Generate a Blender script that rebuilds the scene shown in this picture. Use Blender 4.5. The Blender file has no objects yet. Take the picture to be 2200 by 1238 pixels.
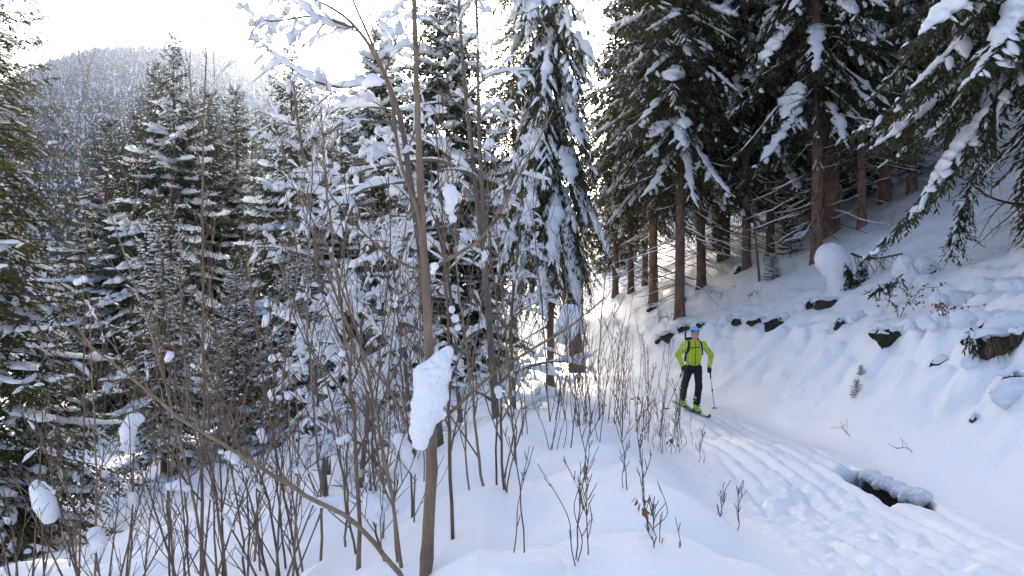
import bpy, math
import numpy as np
from mathutils import Vector

# ------------------------------------------------------------------ camera, sky, sun
# world: eye at the origin, +Y into the picture, +X to the right, metres
F, CX, CY = 1694.0, 1100.0, 619.0            # focal length and centre in photo pixels (2200 wide)
SUN_AZ, SUN_EL = math.radians(7.6), math.radians(18.2)

scene = bpy.context.scene
cam_d = bpy.data.cameras.new("camera")
cam_d.sensor_width = 36.0
cam_d.lens = 36.0 * F / 2200.0
cam_d.clip_start, cam_d.clip_end = 0.05, 6000.0
cam = bpy.data.objects.new("camera", cam_d)
scene.collection.objects.link(cam)
cam.location = (0, 0, 0)
cam.rotation_euler = (math.radians(90), 0, 0)
scene.camera = cam

world = bpy.data.worlds.new("World")
scene.world = world
world.use_nodes = True
wn = world.node_tree
wn.nodes.clear()
sky = wn.nodes.new("ShaderNodeTexSky")
sky.sky_type = 'NISHITA'
sky.sun_disc = False
sky.sun_elevation = SUN_EL
sky.sun_rotation = SUN_AZ
sky.altitude = 1000.0
sky.air_density = 0.48
sky.dust_density = 10.0
sky.ozone_density = 0.0
bg = wn.nodes.new("ShaderNodeBackground")
bg.inputs[1].default_value = 0.15
wo = wn.nodes.new("ShaderNodeOutputWorld")
wn.links.new(sky.outputs[0], bg.inputs[0])
wn.links.new(bg.outputs[0], wo.inputs[0])

sun_d = bpy.data.lights.new("sun", 'SUN')
sun_d.energy = 4.2
sun_d.angle = math.radians(0.6)
sun_d.color = (1.0, 0.86, 0.66)
sun = bpy.data.objects.new("sun", sun_d)
scene.collection.objects.link(sun)
sdir = Vector((math.sin(SUN_AZ) * math.cos(SUN_EL), math.cos(SUN_AZ) * math.cos(SUN_EL), math.sin(SUN_EL)))
sun.rotation_euler = sdir.to_track_quat('Z', 'Y').to_euler()
sun.location = (20, 150, 60)

scene.view_settings.view_transform = 'Standard'
scene.view_settings.look = 'None'
scene.view_settings.exposure = 2.24
scene.view_settings.gamma = 1.0
scene.view_settings.use_curve_mapping = False
scene.cycles.max_bounces = 8
scene.cycles.diffuse_bounces = 4
scene.cycles.glossy_bounces = 2
scene.cycles.transmission_bounces = 4
scene.cycles.volume_bounces = 0
scene.cycles.caustics_reflective = False
scene.cycles.caustics_refractive = False

# ------------------------------------------------------------------ helpers
COL = scene.collection
rng = np.random.default_rng(11)

def P(px, py, d):
    return np.array([(px - CX) / F * d, d, (CY - py) / F * d])

def _hash(ix, iy, seed):
    h = (ix.astype(np.int64) * 374761393 + iy.astype(np.int64) * 668265263 + seed * 144665) & 0x7fffffff
    h = ((h ^ (h >> 13)) * 1274126177) & 0x7fffffff
    return ((h ^ (h >> 16)) & 0xffffff) / float(0xffffff)

def vnoise(x, y, seed=0):
    x = np.asarray(x, float); y = np.asarray(y, float)
    ix, iy = np.floor(x), np.floor(y)
    fx, fy = x - ix, y - iy
    fx = fx * fx * fx * (fx * (fx * 6 - 15) + 10); fy = fy * fy * fy * (fy * (fy * 6 - 15) + 10)
    a, b = _hash(ix, iy, seed), _hash(ix + 1, iy, seed)
    c, d = _hash(ix, iy + 1, seed), _hash(ix + 1, iy + 1, seed)
    return (a + (b - a) * fx + (c - a) * fy + (a - b - c + d) * fx * fy) * 2 - 1

def fbm(x, y, seed=0, octv=4, gain=0.5):
    s, a, f = 0, 1.0, 1.0
    for o in range(octv):
        s = s + a * vnoise(x * f + 17.3 * o, y * f - 9.1 * o, seed + o)
        a *= gain; f *= 2.03
    return s

def worley(x, y, seed=0):
    x = np.asarray(x, float); y = np.asarray(y, float)
    ix, iy = np.floor(x), np.floor(y)
    best = np.full(x.shape, 9.0)
    for dx in (-1, 0, 1):
        for dy in (-1, 0, 1):
            jx, jy = ix + dx, iy + dy
            px = jx + 0.1 + .8 * _hash(jx, jy, seed); py = jy + 0.1 + .8 * _hash(jx, jy, seed + 77)
            best = np.minimum(best, (px - x) ** 2 + (py - y) ** 2)
    return np.sqrt(best)

def sstep(a, b, x):
    t = np.clip((np.asarray(x, float) - a) / (b - a), 0, 1)
    return t * t * (3 - 2 * t)

class MB:
    """collects vertices and faces of one mesh"""
    def __init__(self):
        self.v, self.f, self.n, self.m = [], [], 0, []
    def add(self, v, f, mat=0):
        v = np.asarray(v, np.float32).reshape(-1, 3)
        f = np.asarray(f, np.int64)
        self.v.append(v); self.f.append(f + self.n); self.m.append(np.full(len(f), mat, np.int32)); self.n += len(v)
    def mesh(self, name, mats, smooth=True):
        me = bpy.data.meshes.new(name)
        if self.n == 0:
            return me
        v = np.concatenate(self.v)
        me.vertices.add(len(v)); me.vertices.foreach_set("co", v.ravel())
        li = np.concatenate([f.ravel() for f in self.f])
        sizes = np.concatenate([np.full(len(f), f.shape[1], np.int32) for f in self.f])
        start = np.concatenate([[0], np.cumsum(sizes)[:-1]]).astype(np.int32)
        me.loops.add(len(li)); me.loops.foreach_set("vertex_index", li.astype(np.int32))
        me.polygons.add(len(sizes)); me.polygons.foreach_set("loop_start", start)
        me.polygons.foreach_set("material_index", np.concatenate(self.m))
        me.polygons.foreach_set("use_smooth", np.full(len(sizes), bool(smooth)))
        for m in (mats if isinstance(mats, (list, tuple)) else [mats]):
            me.materials.append(m)
        me.update(calc_edges=True)
        return me
    def obj(self, name, mats, parent=None, smooth=True):
        return link(name, self.mesh(name, mats, smooth), parent)

def link(name, data, parent=None):
    o = bpy.data.objects.new(name, data)
    COL.objects.link(o)
    if parent is not None:
        o.parent = parent
    return o

def tag(o, label=None, cat=None, group=None, kind=None):
    if label: o["label"] = label
    if cat: o["category"] = cat
    if group: o["group"] = group
    if kind: o["kind"] = kind
    return o

def thing(name, label, cat, loc=(0, 0, 0), rz=0.0, group=None):
    o = link(name, None)
    o.empty_display_size = 0.2
    o.location = tuple(float(c) for c in loc); o.rotation_euler = (0, 0, rz)
    return tag(o, label, cat, group)

def unit(v):
    v = np.asarray(v, float)
    return v / np.maximum(np.linalg.norm(v, axis=-1, keepdims=True), 1e-9)

def smooth_line(pts, n):
    """Catmull-Rom through the points, n samples"""
    pts = np.asarray(pts, float)
    if len(pts) == 2:
        t = np.linspace(0, 1, n)[:, None]
        return pts[0] * (1 - t) + pts[1] * t
    q = np.vstack([2 * pts[0] - pts[1], pts, 2 * pts[-1] - pts[-2]])
    t = np.linspace(0, len(pts) - 1 - 1e-6, n)
    i = t.astype(int); u = (t - i)[:, None]
    a, b, c, d = q[i], q[i + 1], q[i + 2], q[i + 3]
    return .5 * ((2 * b) + (-a + c) * u + (2 * a - 5 * b + 4 * c - d) * u ** 2 + (-a + 3 * b - 3 * c + d) * u ** 3)

def tube(mb, pts, rad, k=6, mat=0, cap=True):
    pts = np.asarray(pts, float); n = len(pts)
    rad = np.broadcast_to(np.asarray(rad, float), (n,))
    t = unit(np.gradient(pts, axis=0))
    ref = np.array([1.0, 0, 0]) if abs(t[:, 0]).mean() < .75 else np.array([0, 0, 1.0])
    a = unit(np.cross(t, ref)); b = np.cross(t, a)
    th = np.arange(k) / k * 2 * np.pi
    v = pts[:, None] + rad[:, None, None] * (np.cos(th)[None, :, None] * a[:, None] + np.sin(th)[None, :, None] * b[:, None])
    i = np.arange(n - 1)[:, None] * k; j = np.arange(k)[None]; j2 = (j + 1) % k
    f = np.stack([i + j, i + j2, i + k + j2, i + k + j], -1).reshape(-1, 4)
    mb.add(v, f, mat)
    if cap:
        base = mb.n - n * k
        for off, p, flip in ((0, pts[0], True), ((n - 1) * k, pts[-1], False)):
            mb.add([p], np.zeros((0, 3), int), mat)
            c = mb.n - 1
            jj = np.arange(k)
            ff = np.stack([np.full(k, c), base + off + (jj + 1) % k, base + off + jj], -1)
            if not flip: ff = ff[:, ::-1]
            mb.f.append(ff); mb.m.append(np.full(k, mat, np.int32))

def snow_strip(mb, pts, w, h, k=7, mat=0, seed=0, lump=.35):
    """snow lying along the upper side of a branch: a lumpy half-round ridge, closed at the ends"""
    pts = np.asarray(pts, float); n = len(pts)
    r = np.random.default_rng(seed)
    w = np.broadcast_to(np.asarray(w, float), (n,)).copy(); h = np.broadcast_to(np.asarray(h, float), (n,)).copy()
    s = np.linspace(0, 1, n)
    end = np.clip(np.minimum(s, 1 - s) * 7, 0, 1) ** .5
    nz = np.interp(np.linspace(0, 1, n), np.linspace(0, 1, max(3, n // 2 + 2)), r.uniform(1 - lump, 1 + lump, max(3, n // 2 + 2)))
    if lump > .5: nz = np.clip(nz * 1.5 - .5, .06, 1.5)
    w *= end * nz; h *= end * nz * r.uniform(.85, 1.15, n)
    w = np.maximum(w, .55 * h)
    w = np.maximum(w, 1e-4); h = np.maximum(h, 1e-4)
    t = unit(np.gradient(pts, axis=0))
    side = np.cross(t, [0, 0, 1.0]); bad = np.linalg.norm(side, axis=1) < .15
    side[bad] = np.cross(t[bad], [1.0, 0.2, 0]); side = unit(side)
    up = unit(np.cross(side, t)); up = unit(up * .6 + np.array([0, 0, .4]))
    th = np.arange(k) / k * 2 * np.pi
    cs, sn = np.cos(th), np.sin(th)
    sn = np.where(sn < 0, sn * .35, sn)
    lr = 1 + lump * np.interp(np.arange(n) / 1.6, np.arange(n), r.uniform(-1, 1, n))[:, None] * np.where(cs > 0, 1, 0)[None] + lump * r.uniform(-1, 1, (n, 1)) * np.where(cs < 0, 1, 0)[None]
    jit = np.clip(lr, .35, 1.8) * (1 + r.uniform(-.16, .16, (n, k)))
    v = pts[:, None] + jit[..., None] * (cs[None, :, None] * (w[:, None] * side)[:, None] + sn[None, :, None] * (h[:, None] * up)[:, None])
    i = np.arange(n - 1)[:, None] * k; j = np.arange(k)[None]; j2 = (j + 1) % k
    f = np.stack([i + j, i + j2, i + k + j2, i + k + j], -1).reshape(-1, 4)
    mb.add(v, f, mat)

# ---- implicit surfaces (surface nets), for bodies, snow clumps and rocks
def sd_cone(X, a, b, ra, rb):
    a = np.asarray(a, np.float32); b = np.asarray(b, np.float32)
    ab = b - a; L2 = float(ab @ ab) + 1e-12
    t = np.clip(((X - a) @ ab) / L2, 0, 1)
    d = X - a - t[..., None] * ab
    return np.sqrt((d * d).sum(-1)) - (ra + (rb - ra) * t)

def sd_ell(X, c, r, rot=None):
    d = X - np.asarray(c, np.float32)
    if rot is not None: d = d @ np.asarray(rot, np.float32)
    r = np.asarray(r, np.float32)
    q = np.sqrt(((d / r) ** 2).sum(-1))
    return (q - 1) * r.min() if r.max() / r.min() < 1.2 else (q - 1) * q / np.maximum(np.sqrt(((d / (r * r)) ** 2).sum(-1)), 1e-6)

def smin(a, b, k):
    h = np.clip(.5 + .5 * (b - a) / k, 0, 1)
    return b + (a - b) * h - k * h * (1 - h)

def surface_nets(S, org, vox):
    """S: 3-D array of signed distances; returns verts, quads"""
    ins = S < 0
    n = np.array(S.shape)
    cs = np.zeros(n - 1, bool); allin = np.ones(n - 1, bool)
    corners = [(i, j, k) for i in (0, 1) for j in (0, 1) for k in (0, 1)]
    sl = lambda i, j, k: (slice(i, n[0] - 1 + i), slice(j, n[1] - 1 + j), slice(k, n[2] - 1 + k))
    for c in corners:
        cs |= ins[sl(*c)]; allin &= ins[sl(*c)]
    act = cs & ~allin
    idx = np.full(n - 1, -1, np.int64); cells = np.argwhere(act); idx[act] = np.arange(len(cells))
    acc = np.zeros((len(cells), 3)); cnt = np.zeros(len(cells))
    for c in corners:
        for ax in range(3):
            if c[ax] == 0:
                e = list(c); e[ax] = 1
                A = S[tuple((cells + c).T)]; B = S[tuple((cells + e).T)]
                x = (A < 0) != (B < 0)
                t = A[x] / (A[x] - B[x])
                p = np.tile(np.array(c, float), (int(x.sum()), 1)); p[:, ax] = t
                acc[x] += p; cnt[x] += 1
    v = (cells + acc / np.maximum(cnt, 1)[:, None]) * vox + np.asarray(org, float)
    quads = []
    for ax in range(3):
        o1, o2 = (ax + 1) % 3, (ax + 2) % 3
        A = np.moveaxis(ins, ax, 0)
        ch = A[:-1] != A[1:]
        loc = np.argwhere(ch)
        full = np.zeros((len(loc), 3), int)
        rest = [q for q in range(3) if q != ax]
        full[:, ax] = loc[:, 0]; full[:, rest[0]] = loc[:, 1]; full[:, rest[1]] = loc[:, 2]
        ok = (full[:, o1] > 0) & (full[:, o2] > 0) & (full[:, o1] < n[o1] - 1) & (full[:, o2] < n[o2] - 1)
        full = full[ok]
        first = ins[tuple(full.T)]
        def g(d1, d2):
            q = full.copy(); q[:, o1] -= d1; q[:, o2] -= d2
            return idx[tuple(q.T)]
        a, b, c, d = g(0, 0), g(1, 0), g(1, 1), g(0, 1)
        q = np.where(first[:, None], np.stack([a, b, c, d], -1), np.stack([d, c, b, a], -1))
        quads.append(q[(q >= 0).all(1)])
    return v, np.concatenate(quads)

def grid(lo, hi, vox):
    ax = [np.arange(l, h + vox, vox, dtype=np.float32) for l, h in zip(lo, hi)]
    return np.stack(np.meshgrid(*ax, indexing='ij'), -1)

# ------------------------------------------------------------------ materials
def mat_new(name):
    m = bpy.data.materials.new(name); m.use_nodes = True
    nt = m.node_tree; nt.nodes.clear()
    out = nt.nodes.new("ShaderNodeOutputMaterial")
    return m, nt, out

def N(nt, typ, **kw):
    n = nt.nodes.new(typ)
    for k, v in kw.items(): setattr(n, k, v)
    return n

def simple_mat(name, c1, c2=None, scale=8.0, rough=.7, bump=0.0, bscale=40.0, stretch=None, trans=0.0, spec=.3, rand=0.0, metallic=0.0, tcol=None):
    """principled with object-space noise between two colours, optional bump and thin translucency"""
    m, nt, out = mat_new(name)
    tc = N(nt, "ShaderNodeTexCoord"); src = tc.outputs["Object"]
    if stretch:
        mp = N(nt, "ShaderNodeMapping"); mp.inputs["Scale"].default_value = stretch
        nt.links.new(src, mp.inputs[0]); src = mp.outputs[0]
    b = N(nt, "ShaderNodeBsdfPrincipled")
    b.inputs["Roughness"].default_value = rough
    b.inputs["Specular IOR Level"].default_value = spec
    b.inputs["Metallic"].default_value = metallic
    col = None
    if c2 is not None:
        no = N(nt, "ShaderNodeTexNoise"); no.inputs["Scale"].default_value = scale; no.inputs["Detail"].default_value = 4
        nt.links.new(src, no.inputs["Vector"])
        rp = N(nt, "ShaderNodeValToRGB")
        rp.color_ramp.elements[0].position = .3; rp.color_ramp.elements[1].position = .7
        rp.color_ramp.elements[0].color = (*c1, 1); rp.color_ramp.elements[1].color = (*c2, 1)
        nt.links.new(no.outputs[0], rp.inputs[0]); col = rp.outputs[0]
    else:
        b.inputs["Base Color"].default_value = (*c1, 1)
    if rand and col is not None:
        oi = N(nt, "ShaderNodeObjectInfo")
        hs = N(nt, "ShaderNodeHueSaturation")
        mr = N(nt, "ShaderNodeMapRange"); mr.inputs[3].default_value = 1 - rand; mr.inputs[4].default_value = 1 + rand
        nt.links.new(oi.outputs["Random"], mr.inputs[0]); nt.links.new(mr.outputs[0], hs.inputs["Value"])
        nt.links.new(col, hs.inputs["Color"]); col = hs.outputs[0]
    if col is not None: nt.links.new(col, b.inputs["Base Color"])
    if bump:
        nb = N(nt, "ShaderNodeTexNoise"); nb.inputs["Scale"].default_value = bscale; nb.inputs["Detail"].default_value = 5
        nt.links.new(src, nb.inputs["Vector"])
        bp = N(nt, "ShaderNodeBump"); bp.inputs["Strength"].default_value = bump; bp.inputs["Distance"].default_value = .02
        nt.links.new(nb.outputs[0], bp.inputs["Height"]); nt.links.new(bp.outputs[0], b.inputs["Normal"])
    sh = b.outputs[0]
    if trans:
        tr = N(nt, "ShaderNodeBsdfTranslucent")
        if tcol: tr.inputs[0].default_value = (*tcol, 1)
        elif col is not None: nt.links.new(col, tr.inputs[0])
        else: tr.inputs[0].default_value = (*c1, 1)
        mx = N(nt, "ShaderNodeMixShader"); mx.inputs[0].default_value = trans
        nt.links.new(b.outputs[0], mx.inputs[1]); nt.links.new(tr.outputs[0], mx.inputs[2]); sh = mx.outputs[0]
    nt.links.new(sh, out.inputs[0])
    return m

M = {}
M['snow_load'] = simple_mat("snow_load", (.82, .845, .86), (.87, .89, .89), 3, .65, .55, 24, trans=.25, spec=.2, tcol=(.88, .89, .90))
M['snow_clump'] = simple_mat("snow_clump", (.83, .85, .88), (.88, .89, .91), 3, .6, .3, 30, trans=.18, spec=.25, tcol=(.87, .89, .92))
M['needles'] = simple_mat("needles", (.024, .034, .017), (.052, .060, .026), 1.5, .55, spec=.3, trans=.3, tcol=(.12, .10, .03), rand=.25)
M['needles_dark'] = simple_mat("needles_dark", (.012, .022, .014), (.032, .046, .024), 1.2, .55, spec=.3, trans=.10, tcol=(.05, .06, .02), rand=.2)
M['needles_warm'] = simple_mat("needles_warm", (.045, .055, .018), (.085, .085, .03), 1.5, .55, spec=.3, trans=.3, tcol=(.13, .12, .03))
M['branch_wood'] = simple_mat("branch_wood", (.05, .036, .026), (.09, .065, .045), 10, .85)
M['spruce_bark'] = simple_mat("spruce_bark", (.085, .052, .036), (.22, .14, .10), 7, .9, .9, 16, stretch=(1, 1, .45), rand=.2)
M['bark'] = simple_mat("sapling_bark", (.15, .105, .068), (.27, .20, .135), 14, .8, .5, 70, stretch=(1, 1, .35), rand=.15)
M['bark_dark'] = simple_mat("dark_bark", (.085, .06, .042), (.17, .12, .083), 14, .8, .4, 70, stretch=(1, 1, .35))
M['bark_grey'] = simple_mat("grey_bark", (.085, .075, .06), (.17, .15, .12), 12, .85, .6, 40, stretch=(1, 1, .5))
M['twig'] = simple_mat("twig", (.095, .064, .042), (.19, .13, .087), 9, .75, rand=.2)
M['rock'] = simple_mat("rock", (.018, .016, .013), (.075, .065, .05), 6, .85, .9, 14)
M['soil'] = simple_mat("soil", (.022, .016, .011), (.085, .06, .04), 22, .9, 1.0, 30)
M['moss'] = simple_mat("moss", (.012, .014, .008), (.045, .042, .02), 10, .95, .8, 40)
M['dry_grass'] = simple_mat("dry_grass", (.11, .07, .035), (.20, .14, .07), 8, .8)
M['dead_leaf'] = simple_mat("dead_leaf", (.12, .055, .025), (.24, .12, .06), 10, .7, trans=.25, tcol=(.28, .13, .05))

def ground_snow_mat():
    m, nt, out = mat_new("ground_snow")
    tc = N(nt, "ShaderNodeTexCoord")
    b = N(nt, "ShaderNodeBsdfPrincipled")
    b.inputs["Roughness"].default_value = .6
    b.inputs["Specular IOR Level"].default_value = .2
    n1 = N(nt, "ShaderNodeTexNoise"); n1.inputs["Scale"].default_value = 14; n1.inputs["Detail"].default_value = 6; n1.inputs["Roughness"].default_value = .6
    n2 = N(nt, "ShaderNodeTexNoise"); n2.inputs["Scale"].default_value = 70; n2.inputs["Detail"].default_value = 4
    nt.links.new(tc.outputs["Object"], n1.inputs["Vector"]); nt.links.new(tc.outputs["Object"], n2.inputs["Vector"])
    ad = N(nt, "ShaderNodeMath", operation='MULTIPLY_ADD'); ad.inputs[1].default_value = .35
    nt.links.new(n2.outputs[0], ad.inputs[0]); nt.links.new(n1.outputs[0], ad.inputs[2])
    bp = N(nt, "ShaderNodeBump"); bp.inputs["Strength"].default_value = .5; bp.inputs["Distance"].default_value = .02
    nt.links.new(ad.outputs[0], bp.inputs["Height"]); nt.links.new(bp.outputs[0], b.inputs["Normal"])
    # snow colour, needle litter under the forest, soil where the stream has cut the snow away
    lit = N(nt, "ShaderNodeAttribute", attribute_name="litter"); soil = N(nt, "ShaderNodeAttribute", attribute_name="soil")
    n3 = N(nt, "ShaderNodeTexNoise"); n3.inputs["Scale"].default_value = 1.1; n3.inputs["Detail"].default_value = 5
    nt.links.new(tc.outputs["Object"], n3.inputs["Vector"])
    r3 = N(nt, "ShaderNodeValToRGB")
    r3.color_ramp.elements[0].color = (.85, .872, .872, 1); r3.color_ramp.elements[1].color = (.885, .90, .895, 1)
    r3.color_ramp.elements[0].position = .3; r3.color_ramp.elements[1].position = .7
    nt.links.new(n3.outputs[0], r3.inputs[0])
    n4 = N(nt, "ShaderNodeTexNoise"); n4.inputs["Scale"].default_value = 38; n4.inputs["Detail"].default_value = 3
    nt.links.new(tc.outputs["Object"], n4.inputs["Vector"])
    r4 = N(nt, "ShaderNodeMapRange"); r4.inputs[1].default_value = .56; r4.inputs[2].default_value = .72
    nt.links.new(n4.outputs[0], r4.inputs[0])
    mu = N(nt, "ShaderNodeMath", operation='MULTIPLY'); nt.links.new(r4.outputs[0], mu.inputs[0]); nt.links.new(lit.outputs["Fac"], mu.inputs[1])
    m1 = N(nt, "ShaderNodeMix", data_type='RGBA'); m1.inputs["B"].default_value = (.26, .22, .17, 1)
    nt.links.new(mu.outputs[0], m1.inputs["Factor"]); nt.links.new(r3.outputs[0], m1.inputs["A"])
    n5 = N(nt, "ShaderNodeTexNoise"); n5.inputs["Scale"].default_value = 30; n5.inputs["Detail"].default_value = 5
    nt.links.new(tc.outputs["Object"], n5.inputs["Vector"])
    r5 = N(nt, "ShaderNodeValToRGB"); r5.color_ramp.elements[0].color = (.012, .009, .007, 1); r5.color_ramp.elements[1].color = (.085, .06, .042, 1)
    r5.color_ramp.elements[0].position = .35; r5.color_ramp.elements[1].position = .75
    nt.links.new(n5.outputs[0], r5.inputs[0])
    m2 = N(nt, "ShaderNodeMix", data_type='RGBA')
    nt.links.new(soil.outputs["Fac"], m2.inputs["Factor"]); nt.links.new(m1.outputs["Result"], m2.inputs["A"]); nt.links.new(r5.outputs[0], m2.inputs["B"])
    nt.links.new(m2.outputs["Result"], b.inputs["Base Color"])
    nt.links.new(b.outputs[0], out.inputs[0])
    return m
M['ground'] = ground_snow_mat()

def far_tree_mat():
    """snow on the faces that look up, needles below"""
    m, nt, out = mat_new("far_conifer")
    g = N(nt, "ShaderNodeNewGeometry"); sx = N(nt, "ShaderNodeSeparateXYZ"); nt.links.new(g.outputs["True Normal"], sx.inputs[0])
    tc = N(nt, "ShaderNodeTexCoord"); no = N(nt, "ShaderNodeTexNoise"); no.inputs["Scale"].default_value = .9; no.inputs["Detail"].default_value = 3
    nt.links.new(tc.outputs["Object"], no.inputs["Vector"])
    ad = N(nt, "ShaderNodeMath", operation='MULTIPLY_ADD'); ad.inputs[1].default_value = 1.6; nt.links.new(no.outputs[0], ad.inputs[0]); nt.links.new(sx.outputs[2], ad.inputs[2])
    mr = N(nt, "ShaderNodeMapRange"); mr.inputs[1].default_value = .98; mr.inputs[2].default_value = 1.3; nt.links.new(ad.outputs[0], mr.inputs[0])
    mx = N(nt, "ShaderNodeMix", data_type='RGBA'); mx.inputs["A"].default_value = (.022, .034, .04, 1); mx.inputs["B"].default_value = (.82, .85, .89, 1)
    nt.links.new(mr.outputs[0], mx.inputs["Factor"])
    b = N(nt, "ShaderNodeBsdfPrincipled"); b.inputs["Roughness"].default_value = .8; b.inputs["Specular IOR Level"].default_value = .1
    nt.links.new(mx.outputs["Result"], b.inputs["Base Color"]); nt.links.new(b.outputs[0], out.inputs[0])
    return m
M['far'] = far_tree_mat()

# ------------------------------------------------------------------ terrain
def trail_x(y):
    s = np.clip(np.asarray(y, float) - 15, 0, 115)
    return 3.8 - .35 * (np.sqrt(s * s + 225) - 15)

def trail_z(y):
    return -2.15 - .0285 * np.minimum(np.asarray(y, float), 130)

DITCH = np.array([P(1790, 990, 10.6)[:2], P(1850, 1010, 10.0)[:2], P(1920, 1045, 9.3)[:2], P(1985, 1070, 8.8)[:2], P(2060, 1100, 8.25)[:2]])

def seg_dist(x, y, line):
    best = np.full(np.shape(x), 1e9); par = np.zeros(np.shape(x))
    for i in range(len(line) - 1):
        a, b = line[i], line[i + 1]; ab = b - a
        t = np.clip(((x - a[0]) * ab[0] + (y - a[1]) * ab[1]) / (ab @ ab), 0, 1)
        d = np.hypot(x - a[0] - t * ab[0], y - a[1] - t * ab[1])
        k = d < best
        best = np.where(k, d, best); par = np.where(k, (i + t) / (len(line) - 1), par)
    return best, par

def dome(x, y, seed, r=.8, p=1.5):
    """soft round bumps on jittered cells"""
    return np.maximum(0, 1 - (worley(x, y, seed) / r) ** 2) ** p

def base_ground(x, y):
    x = np.asarray(x, float); y = np.asarray(y, float)
    u = x - trail_x(y); zt = trail_z(y)
    # bank to the right of the trail: a cut face, its lip, then the forest slope
    lip = 2.75 + .35 * vnoise(y * .35, x * 0 + 3.1, 5) + .15 * vnoise(y * 1.1, x * 0, 6)
    ub = np.maximum(u - 1.0, 0)
    face = .80 * np.minimum(ub, lip - 1.0)
    face = np.where(ub < .5, .80 * ub * ub / 1.0 * (1 - .0) + 0 * ub, face - .2)
    up = np.maximum(u - lip, 0)
    upper = .55 * 90 * (1 - np.exp(-up / 90.0)) + .18 * sstep(0, .35, up)
    z = zt + np.where(u > 1.0, face, 0) + upper
    # shoulder on the valley side with the shrubs, then the fall to the stream
    v = np.maximum(-(u + 1.4), 0)
    near = 1 - sstep(9.5, 16, y)
    z = z + near * .62 * sstep(.0, 1.5, v) * (1 - .35 * sstep(2.0, 4.5, v))
    v0 = 2.6
    dmax = 4.2 + .03 * np.minimum(y, 150)
    fall = dmax * (1 - np.exp(-.40 * np.maximum(v - v0, 0) / dmax))
    z = z - np.where(y > -3, fall, fall)
    # far wooded hill across the valley
    xs = x * 1100 / np.maximum(y, 200)          # a spur that widens away from the valley
    hx = np.where(xs > -532, (xs + 532) / 400.0, (xs + 532) / 300.0)
    rise = np.clip((y - 130) / 970.0, 0, 1)
    hill = 348 * np.exp(-.5 * hx * hx) * rise ** 1.06
    over = np.maximum(y - 1100, 0)
    hill = hill * np.exp(-(over / 500.0) ** 2)
    left = sstep(25, -25, u)
    z = z + np.where(y > 130, hill, 0)
    return z, u, v

def ground_detail(x, y, z, u, v):
    r = np.hypot(x, y)
    nearf = 1 - sstep(45, 80, r)
    d = np.zeros_like(z)
    # gentle undulation everywhere
    d += .10 * fbm(x * .35, y * .35, 21, 3) * nearf
    # the bank: slumps and small bumps, stronger round the lip
    bank = sstep(1.2, 2.2, u)
    d += bank * nearf * (.035 * fbm(x * .8, y * .8, 31, 2) + .022 * fbm(x * 2.7, y * 2.7, 32, 3) + .10 * dome(x * 1.7, y * 1.7, 34, .45) * sstep(.0, .5, vnoise(x * .6, y * .6, 35)) + .012 * fbm(x * 8, y * 8, 38, 2) - .08 * dome(x * 2.4, y * 2.4, 36, .3) * sstep(.1, .5, vnoise(x * .9, y * .9, 37)))
    d += sstep(1.9, 2.6, u) * (1 - sstep(5.5, 7.5, u)) * (1 - sstep(12, 17, y)) * nearf * (.22 * dome(x * 1.25, y * 1.25, 61, .7) + .10 * dome(x * 2.9, y * 2.9, 62, .6) - .08)
    lipz = np.exp(-((u - 3.0) / .8) ** 2)
    d += lipz * nearf * (.24 * dome(x * 1.15, y * 1.15, 9) + .10 * dome(x * 2.6, y * 2.6, 10, .6) - .06)
    d += sstep(3.2, 5, u) * nearf * .09 * dome(x * .55, y * .55, 13)
    # pillows of snow over the buried shrubs on the shoulder
    sh = sstep(.15, .9, v) * (1 - sstep(6, 12, v)) * nearf
    pil = dome(x * .8 + .15 * vnoise(x * 1.5, y * 1.5, 2), y * .8 + .15 * vnoise(x * 1.5 + 9, y * 1.5, 4), 41, .85, 1.3)
    d += sh * (.26 * pil - .06) + sh * .05 * dome(x * 2.1, y * 2.1, 43) * sstep(-.4, .2, vnoise(x, y, 44))
    # rough snow with buried brush lower down
    low = sstep(4, 8, v) * nearf
    d += low * (.22 * dome(x * .7, y * .7, 47) + .05 * fbm(x * 2, y * 2, 48, 3))
    # trodden trail: churned band and a smooth lane by the ditch
    tr = sstep(-1.75, -1.3, u) * (1 - sstep(.75, 1.15, u))
    warp = .25 * vnoise(x * 1.7, y * 1.1, 50)
    ch = sstep(-1.6, -1.1, u + warp) * (1 - sstep(-.1, .45, u + warp)) * nearf
    ch = ch * (.45 + .55 * sstep(-.25, .35, vnoise(x * 1.2, y * .55, 58)))
    lumps = np.maximum(0, .62 - worley(x * 4.2, y * 3.1, 51)) * .13 + np.maximum(0, .6 - worley(x * 9, y * 7.5, 52)) * .055
    holes = -.15 * np.maximum(0, .42 - worley(x * 2.1 + .2 * vnoise(x * 4, y * 4, 3), y * 1.25, 53)) * 1.6
    d += .5 * ch * (lumps + holes + .03 * fbm(x * 7, y * 6, 54, 3) - .03)
    # ski ruts running along the trail
    for c, w, dep in ((-.92, .06, .08), (-.66, .06, .08), (-.35, .06, .07), (-.12, .06, .07), (.18, .055, .075), (.42, .055, .075), (.72, .05, .04)):
        wob = c + .10 * vnoise(y * .45, y * 0 + c, 55) + .03 * vnoise(y * 1.7, y * 0 + c, 56)
        d -= tr * nearf * dep * np.exp(-((u - wob) / w) ** 2) * (.35 + .65 * sstep(-.5, .2, vnoise(y * .8, y * 0 + 7 * c, 57)))
    d += tr * nearf * .014 * fbm(x * 8, y * 5, 59, 3)
    d *= 1 - .9 * np.exp(-((x - 3.95) ** 2 + (y - 17.0) ** 2) / 1.1 ** 2)   # packed flat under the skis
    return d

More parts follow.
